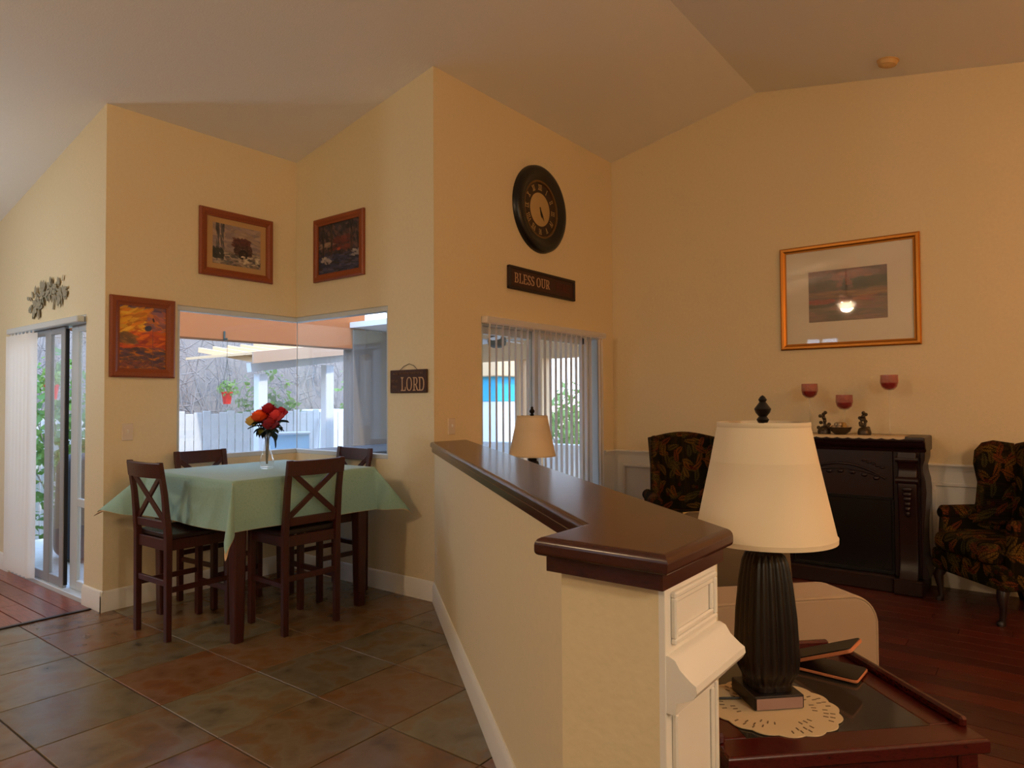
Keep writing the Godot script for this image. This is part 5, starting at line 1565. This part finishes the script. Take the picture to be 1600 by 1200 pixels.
func sitting() -> void:
	# end table behind the post with its lamp, doily and folded tablet case
	var q := PI / 4
	end_table("mahogany end table with a glass insert behind the white post, bearing the tablet", Vector3(1.915, 0, -0.545), -q, 0.60, Vector2(0.315, 0.305))
	var d := thing("doily", "round scalloped cream doily under the big lamp", "doily", Vector3(1.79, 0.6005, -0.555))
	var st := S()
	var o := PackedVector2Array()
	for k in 96:
		var a := TAU * k / 96
		var r := 0.155 + 0.008 * absf(sin(a * 8.0))
		o.append(Vector2(cos(a), sin(a)) * r)
	prism(st, o, 0.0, 0.0025, 0.001, FLAT, 1)
	part(d, "cloth_disc", st, M.lace)
	st = S()
	for ring in [0.10, 0.125, 0.14]:
		for k in 40:
			var a: float = TAU * k / 40 + ring * 9
			if (k / 3) % 2 == 0: bx(st, Vector3(cos(a) * ring, 0.003, sin(a) * ring), Vector3(0.012, 0.001, 0.003), 0.0, Basis(Vector3.UP, -a))
	tag(part(d, "openwork", st, M.thread), "", "", "", "stuff")
	table_lamp("large cream shaded table lamp with dark fluted column beside the white post", Vector3(1.822, 0.6035, -0.578), q)
	st = S()
	var e1 := Vector3(-sqrt(0.5), 0, -sqrt(0.5))
	var foot := Vector3(1.822, 0.6035, -0.578)
	tube(st, [foot + e1 * 0.069 + Vector3(0, 0.006, 0), foot + e1 * 0.13 + Vector3(0.008, 0.004, -0.008), foot + e1 * 0.19 + Vector3(0, 0.012, 0), foot + e1 * 0.218 + Vector3(0, 0.027, 0), foot + e1 * 0.245 + Vector3(0, 0.0, 0), foot + e1 * 0.25 + Vector3(0, -0.25, 0), foot + e1 * 0.255 + Vector3(0, -0.59, 0)], [0.003], 6)
	tag(part(self, "power_cord", st, M.black_plastic), "thin dark cord running from the big lamp foot over the doily", "cord")
	var tab := thing("tablet_case", "black tablet in a tan edged case propped half open on the end table", "tablet", Vector3(2.125, 0.602, -0.49), -PI / 2 - 0.05)
	for k in 2:   # two leaves hinged at one end
		st = S()
		var xf := Transform3D(Basis(Vector3.BACK, 0.0 if k == 0 else 0.40), Vector3(-0.105, 0.006 if k == 0 else 0.014, 0))
		var rr := PackedVector2Array()
		for e in [[0.188, 0.060, 0.0], [0.188, -0.060, -PI / 2]]:
			for j in 5:
				var a: float = e[2] + PI / 2 * (1.0 - j / 4.0)
				rr.append(Vector2(e[0] - 0.012 + 0.012 * cos(a), e[1] - signf(e[1]) * 0.012 + 0.012 * sin(a)))
		rr.append(Vector2(0.0, -0.060)); rr.append(Vector2(0.0, 0.060))
		prism(st, rr, -0.005, 0.005 if k else 0.003, 0.002, xf * FLAT, 1, 0.002)
		part(tab, "case_leaf", st, M.tan_leather)
		st = S()
		var inn := PackedVector2Array()
		for v in rr: inn.append(Vector2(0.1, 0) + (v - Vector2(0.1, 0)) * Vector2(0.97, 0.95))
		prism(st, inn, 0.004 if k else 0.003, 0.008 if k else 0.005, 0.001, xf * FLAT, 1)
		part(tab, "screen_back" if k else "case_lining", st, M.black_plastic)
	st = S()
	tube(st, [Vector3(-0.107, 0.011, -0.06), Vector3(-0.107, 0.011, 0.06)], [0.010], 10)
	part(tab, "hinge", st, M.tan_leather)
	# sofa, its back to the half wall
	var L := 1.95
	var mid := DV * (2.21 + L / 2) + NV * 1.37
	var sofa := thing("sofa", "long beige linen sofa backing onto the half wall", "sofa", Vector3(mid.x, 0, mid.y), atan2(NV.x, NV.y))
	st = S()
	pad(st, Vector3(0, 0.20, 0.0), Vector3(L - 0.04, 0.26, 0.86), 0.03)
	part(sofa, "base", st, M.linen)
	st = S()
	pad(st, Vector3(0, 0.50, -0.36), Vector3(L - 0.1, 0.66, 0.2), 0.07, func(p): return p + Vector3(0, 0, -0.10 * p.y))
	part(sofa, "backrest", st, M.linen)
	for s in [-1.0, 1.0]:
		st = S()   # arm: flat sides, broad round over its front and back
		var prof := PackedVector2Array([Vector2(-0.47, 0.07), Vector2(0.54, 0.07)])
		for k in 9: prof.append(Vector2(0.43 + 0.11 * cos(PI / 2 * k / 8.0), 0.54 + 0.11 * sin(PI / 2 * k / 8.0)))
		prof.append(Vector2(0.0, 0.658))
		prof.append(Vector2(-0.40, 0.65))
		prof.append(Vector2(-0.47, 0.60))
		prism(st, prof, s * (L / 2 - 0.11) - 0.11, s * (L / 2 - 0.11) + 0.11, 0.016, SIDE, 3, 0.016)
		var arm := part(sofa, "arm", st, M.linen)
		st = S()
		var pts := [Vector3(s * (L / 2 - 0.004), 0.08, 0.534)]
		for k in 9: pts.append(Vector3(s * (L / 2 - 0.004), 0.535 + 0.11 * sin(PI / 2 * k / 8.0), 0.426 + 0.11 * cos(PI / 2 * k / 8.0)))
		pts.append(Vector3(s * (L / 2 - 0.004), 0.653, 0.0))
		pts.append(Vector3(s * (L / 2 - 0.004), 0.645, -0.40))
		tube(st, pts, [0.005], 6)
		part(arm, "piping", st, M.linen)
	for k in 3:
		st = S()
		pad(st, Vector3(-0.5 + 0.5 * k, 0.40, 0.09), Vector3(0.495, 0.16, 0.70), 0.05, func(p): return p + Vector3(0, 0.02 * cos(p.x * 5) * cos(p.z * 4), 0))
		part(sofa, "seat_cushion", st, M.linen)
		st = S()
		pad(st, Vector3(-0.5 + 0.5 * k, 0.62, -0.20), Vector3(0.49, 0.40, 0.18), 0.075, func(p): return p + Vector3(0, 0, 0.03 * cos(p.x * 5) * cos(p.y * 6) - 0.15 * p.y))
		part(sofa, "back_cushion", st, M.linen)
	for x in [-0.86, 0.86]:
		for z in [-0.36, 0.40]:
			st = S()
			lathe(st, [Vector2(0, 0), Vector2(0.02, 0), Vector2(0.03, 0.08), Vector2(0, 0.08)], 12, at(Vector3(x, 0, z)))
			part(sofa, "foot", st, M.cherry_dark)
	var pp := DV * 2.60 + NV * 1.56
	var pil := thing("throw_pillow", "brown throw pillow with a gold piped edge against the sofa arm", "pillow", Vector3(pp.x, 0.505, pp.y), atan2(NV.x, NV.y) - PI / 2 - 0.2)
	var pw := func(p): return Vector3(p.x, p.y, p.z) * Vector3(1.0, 1.0, 1.0) + Vector3(0, 0, signf(p.z) * 0.045 * cos(p.x * 6.5) * cos(p.y * 6.5) - 0.18 * p.y)
	st = S()
	pad(st, Vector3(0, 0.20, 0), Vector3(0.44, 0.40, 0.07), 0.03, pw)
	part(pil, "cushion", st, M.brown_cloth)
	st = S()
	tube(st, [Vector3(-0.215, 0.01, 0.035), Vector3(-0.218, 0.2, 0), Vector3(-0.212, 0.395, -0.035), Vector3(0, 0.402, -0.036), Vector3(0.212, 0.395, -0.035), Vector3(0.218, 0.2, 0), Vector3(0.215, 0.01, 0.035)], [0.006], 6)
	part(pil, "piping", st, M.gold_trim)
	# second table and lamp by the patio door
	end_table("small mahogany end table near the patio door, under the farther lamp", Vector3(4.14, 0, -2.93), -q, 0.55, Vector2(0.23, 0.23))
	table_lamp("farther cream shaded table lamp in front of the patio door blinds", Vector3(4.15, 0.551, -3.02), q)
	# wing chairs either side of the fireplace
	var wc := wing_chair("dark leaf patterned wing chair against the fireplace wall, seen from its side", Vector3(5.50, 0, -0.19), deg_to_rad(-139))
	copy(wc, Vector3(5.20, 0, -2.22), deg_to_rad(-55), "dark leaf patterned wing chair near the corner, beyond the wooden ledge")
	fireplace()

func fireplace() -> void:
	var F := thing("fireplace", "dark carved wooden fireplace mantel with a black firebox", "fireplace", Vector3(XR - 0.01, 0, -1.205))
	F.basis = Basis(Vector3.BACK, Vector3.UP, Vector3.LEFT)   # local +x along the wall towards the camera, +z into the room
	var hw := 0.53
	box("plinth", F, Vector3(0, 0.055, 0.205), Vector3(hw * 2 + 0.02, 0.11, 0.39), M.fire_wood, 0.008)
	var st := S()
	bx(st, Vector3(-hw + 0.09, 0.56, 0.17), Vector3(0.18, 0.90, 0.32), 0.004)
	bx(st, Vector3(hw - 0.09, 0.56, 0.17), Vector3(0.18, 0.90, 0.32), 0.004)
	bx(st, Vector3(0, 0.84, 0.17), Vector3(hw * 2 - 0.36, 0.36, 0.31), 0.004)
	bx(st, Vector3(0, 0.56, 0.02), Vector3(hw * 2 - 0.36, 0.90, 0.02), 0.0)
	part(F, "surround", st, M.fire_wood)
	st = S()   # mantel shelf: stepped and moulded
	var prof := PackedVector2Array([Vector2(0, 1.00), Vector2(0.335, 1.00), Vector2(0.345, 1.02), Vector2(0.365, 1.03), Vector2(0.385, 1.055), Vector2(0.390, 1.07), Vector2(0.405, 1.075), Vector2(0.410, 1.09), Vector2(0.405, 1.108), Vector2(0, 1.11)])
	prism(st, prof, -hw - 0.03, hw + 0.03, 0.012, Transform3D(Vector3(0, 0, 1), Vector3.UP, Vector3.RIGHT, Vector3.ZERO), 2, 0.012)
	part(F, "mantel_shelf", st, M.fire_wood)
	box("firebox", F, Vector3(0, 0.38, 0.22), Vector3(hw * 2 - 0.38, 0.54, 0.20), M.fire_black, 0.004)
	st = S()
	for e in [[Vector3(0, 0.655, 0.325), Vector3(0.70, 0.022, 0.02)], [Vector3(0, 0.122, 0.325), Vector3(0.70, 0.022, 0.02)], [Vector3(-0.345, 0.39, 0.325), Vector3(0.022, 0.53, 0.02)], [Vector3(0.345, 0.39, 0.325), Vector3(0.022, 0.53, 0.02)]]: bx(st, e[0], e[1], 0.004)
	part(F, "firebox_rim", st, M.fire_black)
	st = S()   # frieze: a carved arch and swags
	for k in 2:
		var pts := []
		for j in 25:
			var x := -0.30 + 0.60 * j / 24.0
			pts.append(Vector3(x, 0.80 + (0.10 - 0.035 * k) * (1.0 - pow(x / 0.30, 2)), 0.328))
		tube(st, pts, [0.010 - 0.003 * k], 6)
	for j in 7:
		var x := -0.24 + 0.08 * j
		blob(st, Vector3(x, 0.80 + 0.04 * cos(x * 6.5), 0.328), Vector3(0.022, 0.016, 0.010), 8, 5)
	for s in [-1.0, 1.0]:
		for j in 5: blob(st, Vector3(s * (0.28 - 0.03 * j), 0.88 + 0.012 * j, 0.326), Vector3(0.018, 0.010, 0.008), 8, 5)
	part(F, "carved_frieze", st, M.fire_wood)
	for s in [-1.0, 1.0]:
		st = S()   # scrolled bracket in profile, tapering down to a carved foot
		prism(st, PackedVector2Array([Vector2(0.32, 1.0), Vector2(0.40, 1.0), Vector2(0.405, 0.94), Vector2(0.375, 0.90), Vector2(0.372, 0.86), Vector2(0.392, 0.82), Vector2(0.402, 0.76), Vector2(0.392, 0.68), Vector2(0.376, 0.58), Vector2(0.368, 0.40), Vector2(0.366, 0.24), Vector2(0.38, 0.17), Vector2(0.41, 0.12), Vector2(0.42, 0.11), Vector2(0.32, 0.11)]), s * (hw - 0.085) - 0.062, s * (hw - 0.085) + 0.062, 0.012, Transform3D(Vector3(0, 0, 1), Vector3.UP, Vector3.RIGHT, Vector3.ZERO), 2, 0.012)
		for e in [[0.95, 0.022], [0.80, 0.026]]: tube(st, [Vector3(s * (hw - 0.085) - 0.07, e[0], 0.385), Vector3(s * (hw - 0.085) + 0.07, e[0], 0.385)], [e[1]], 14)
		for j in 6: blob(st, Vector3(s * (hw - 0.085), 0.74 - 0.035 * j, 0.398 - 0.004 * j), Vector3(0.036 - 0.004 * j, 0.020, 0.012), 8, 5)
		bx(st, Vector3(s * (hw - 0.085), 0.055, 0.24), Vector3(0.19, 0.11, 0.40), 0.01)
		part(F, "bracket", st, M.fire_wood)
		st = S()   # shaped cheek on the outside of the case
		var ck := PackedVector2Array([Vector2(hw - 0.01, 0.11), Vector2(hw + 0.034, 0.11), Vector2(hw + 0.030, 0.16), Vector2(hw + 0.010, 0.24), Vector2(hw + 0.004, 0.36), Vector2(hw + 0.008, 0.50), Vector2(hw + 0.020, 0.62), Vector2(hw + 0.027, 0.72), Vector2(hw + 0.022, 0.80), Vector2(hw + 0.008, 0.86), Vector2(hw + 0.006, 0.90), Vector2(hw + 0.020, 0.95), Vector2(hw + 0.022, 1.0), Vector2(hw - 0.01, 1.0)])
		prism(st, ck, 0.03, 0.34, 0.006, Transform3D(Vector3(s, 0, 0), Vector3.UP, Vector3(0, 0, 1), Vector3.ZERO), 2, 0.006)
		part(F, "side_moulding", st, M.fire_wood)
	# runner with a scalloped front edge
	var rn := thing("mantel_runner", "cream scalloped runner hanging over the mantel edge", "runner", Vector3(XR - 0.01, 0, -1.205))
	rn.basis = F.basis
	st = S()
	var fr := func(u: float, v: float) -> Vector3:
		var x := lerpf(-0.44, 0.44, u)
		var dd := 0.33 * v
		var sc := 0.008 * absf(sin(u * PI * 12))
		if v < 0.86: return Vector3(x, 1.1125, 0.13 + dd)
		return Vector3(x, 1.1125 - (v - 0.86) / 0.14 * (0.014 + sc), 0.13 + 0.33 * 0.86 + 0.003)
	net(st, fr, 120, 14, func(p): return Vector3(0, 1, 0.4))
	part(rn, "cloth_strip", st, M.lace)
	# things on the mantel
	var gob := func(label: String, z: float, cup: float) -> void:
		var g := thing("candle_goblet", label, "candle holder", Vector3(5.72, 1.1125, z), 0.0, "stemmed candle glasses on the mantel")
		var s := S()
		lathe(s, [Vector2(0, 0), Vector2(0.038, 0), Vector2(0.036, 0.006), Vector2(0.010, 0.014), Vector2(0.006, 0.03), Vector2(0.0055, cup * 0.5), Vector2(0.010, cup * 0.5 + 0.012), Vector2(0.0055, cup * 0.5 + 0.024), Vector2(0.006, cup - 0.015), Vector2(0.014, cup)], 20)
		part(g, "stem", s, M.clear_glass)
		s = S()
		lathe(s, [Vector2(0.0, cup), Vector2(0.030, cup + 0.004), Vector2(0.052, cup + 0.026), Vector2(0.062, cup + 0.06), Vector2(0.060, cup + 0.115)], 28)
		lathe(s, [Vector2(0.058, cup + 0.115), Vector2(0.060, cup + 0.06), Vector2(0.050, cup + 0.028), Vector2(0.0, cup + 0.006)], 28)
		part(g, "bowl", s, M.red_glass)
		s = S()
		lathe(s, [Vector2(0.0, cup + 0.008), Vector2(0.028, cup + 0.014), Vector2(0.046, cup + 0.032), Vector2(0.054, cup + 0.055), Vector2(0.0, cup + 0.057)], 24)
		tube(s, [Vector3(0, cup + 0.055, 0), Vector3(0, cup + 0.072, 0)], [0.0015], 5)
		part(g, "candle", s, M.red_wax)
	gob.call("red candle goblet on the mantel nearest the corner of the room", -1.447, 0.275)
	gob.call("red candle goblet in the middle of the mantel, the lowest of the three", -1.196, 0.185)
	gob.call("red candle goblet near the mantel end, the tallest of the three", -0.888, 0.330)
	var orn := func(label: String, z: float, seed: int) -> void:
		var r := RandomNumberGenerator.new()
		r.seed = seed
		var g := thing("mantel_ornament", label, "ornament", Vector3(5.64, 1.1125, z))
		g.scale = Vector3(1.2, 1.0, 1.2)
		var s := S()
		lathe(s, [Vector2(0, 0), Vector2(0.038, 0), Vector2(0.040, 0.02), Vector2(0.034, 0.045), Vector2(0.016, 0.06), Vector2(0, 0.064)], 16)
		part(g, "base", s, M.dark_silver)
		s = S()
		tube(s, [Vector3(0, 0.04, 0), Vector3(0.004, 0.10, 0.006), Vector3(-0.004, 0.165, 0)], [0.009, 0.007, 0.003], 6)
		for k in 11:
			var a := r.randf() * TAU
			var y := 0.03 + 0.013 * k
			var p := Vector3(cos(a), 0.2, sin(a)) * (0.034 - 0.0015 * k)
			tube(s, [Vector3(0, y, 0), Vector3(0, y, 0) + p], [0.005, 0.003], 5)
			blob(s, Vector3(0, y, 0) + p, Vector3(0.012, 0.014, 0.012), 8, 5)
		part(g, "branches", s, M.dark_silver)
	orn.call("small dark silver branched ornament between the goblets near the corner side", -1.325, 3)
	orn.call("small dark silver branched ornament beside the tallest goblet", -1.045, 9)
	var bw := thing("ornament_bowl", "shallow bowl heaped with silver balls at the middle of the mantel", "bowl", Vector3(5.62, 1.1125, -1.205))
	bw.scale = Vector3.ONE * 1.2
	st = S()
	lathe(st, [Vector2(0, 0), Vector2(0.03, 0), Vector2(0.055, 0.02), Vector2(0.066, 0.045), Vector2(0.064, 0.047), Vector2(0.052, 0.024), Vector2(0, 0.008)], 28)
	part(bw, "bowl_body", st, M.dark_silver)
	var r := RandomNumberGenerator.new()
	r.seed = 2
	for k in 13:
		st = S()
		var a := TAU * k / 8.0
		var rad := 0.042 if k < 8 else (0.020 if k < 12 else 0.0)
		blob(st, Vector3(cos(a * (1 if k < 8 else 2)) * rad, 0.042 if k < 8 else 0.062, sin(a * (1 if k < 8 else 2)) * rad), Vector3.ONE * 0.0165, 12, 8)
		part(bw, "ball", st, M.silver if k % 3 else M.gold_trim)

# ------------------------------------------------------------------ what lights the room from behind the camera
func shade_glow(called: String, c: Color, e: float) -> StandardMaterial3D:
	var m := mat(called, Color(0.95, 0.93, 0.88), 0.5)
	m.emission_enabled = true
	m.emission = c
	m.emission_energy_multiplier = e
	return m

func pendant(label: String, p: Vector3, c: Color, energy: float) -> void:
	var t := thing("pendant_lamp", label, "lamp", p)
	var st := S()
	lathe(st, [Vector2(0.0, -0.10), Vector2(0.08, -0.085), Vector2(0.14, -0.045), Vector2(0.165, 0.0), Vector2(0.16, 0.015), Vector2(0.0, 0.02)], 32)
	part(t, "glass_bowl", st, shade_glow("bowl_glow_%d" % taken.get("pendant_lamp", 0), c, 1.4))
	st = S()
	tube(st, [Vector3(0, 0.02, 0), Vector3(0, ceil_y(p.z) - p.y, 0)], [0.008], 8)
	lathe(st, [Vector2(0.06, ceil_y(p.z) - p.y + 0.01), Vector2(0.06, ceil_y(p.z) - p.y - 0.02), Vector2(0, ceil_y(p.z) - p.y - 0.03)], 20)
	part(t, "rod", st, M.bronze)
	lamp(t, Vector3(0, -0.03, 0), c, energy, 0.10)

func behind() -> void:
	var warm := Color(1.0, 0.82, 0.61)
	# ceiling fan with a lit bowl, mirrored in the picture glass
	var p := Vector3(-1.9, 3.10, -2.81)
	var t := thing("ceiling_fan", "ceiling fan with a lit white bowl behind the camera", "ceiling fan", Vector3(p.x, ceil_y(p.z), p.z))
	var drop := ceil_y(p.z) - p.y - 0.20
	fan(t, M.pine, drop, 0.62, M.pine)
	var st := S()
	var y := -drop - 0.15
	lathe(st, [Vector2(0.0, y - 0.115), Vector2(0.08, y - 0.10), Vector2(0.14, y - 0.06), Vector2(0.165, y - 0.01), Vector2(0.165, y), Vector2(0.0, y)], 32)
	part(t, "glass_bowl", st, shade_glow("fan_bowl_glow", Color(1.0, 0.93, 0.82), 3.0))
	lamp(t, Vector3(0, y - 0.05, 0), Color(1.0, 0.86, 0.68), 3.2, 0.11)
	pendant("lit pendant lamp added as fill over the entry behind the camera", Vector3(0.3, 2.25, 1.9), Color(1.0, 0.94, 0.86), 1.9)  # unseen lamp, added to light the white post face
	pendant("lit pendant lamp added as warm fill over the far end of the sitting area", Vector3(3.4, 2.45, 2.2), Color(1.0, 0.70, 0.40), 1.5)  # unseen warm lamp, added to light the fireplace wall
	pendant("lit pendant lamp over the kitchen counter out of the photograph", Vector3(0.42, 2.05, -6.07), Color(0.90, 0.95, 1.0), 0.9)
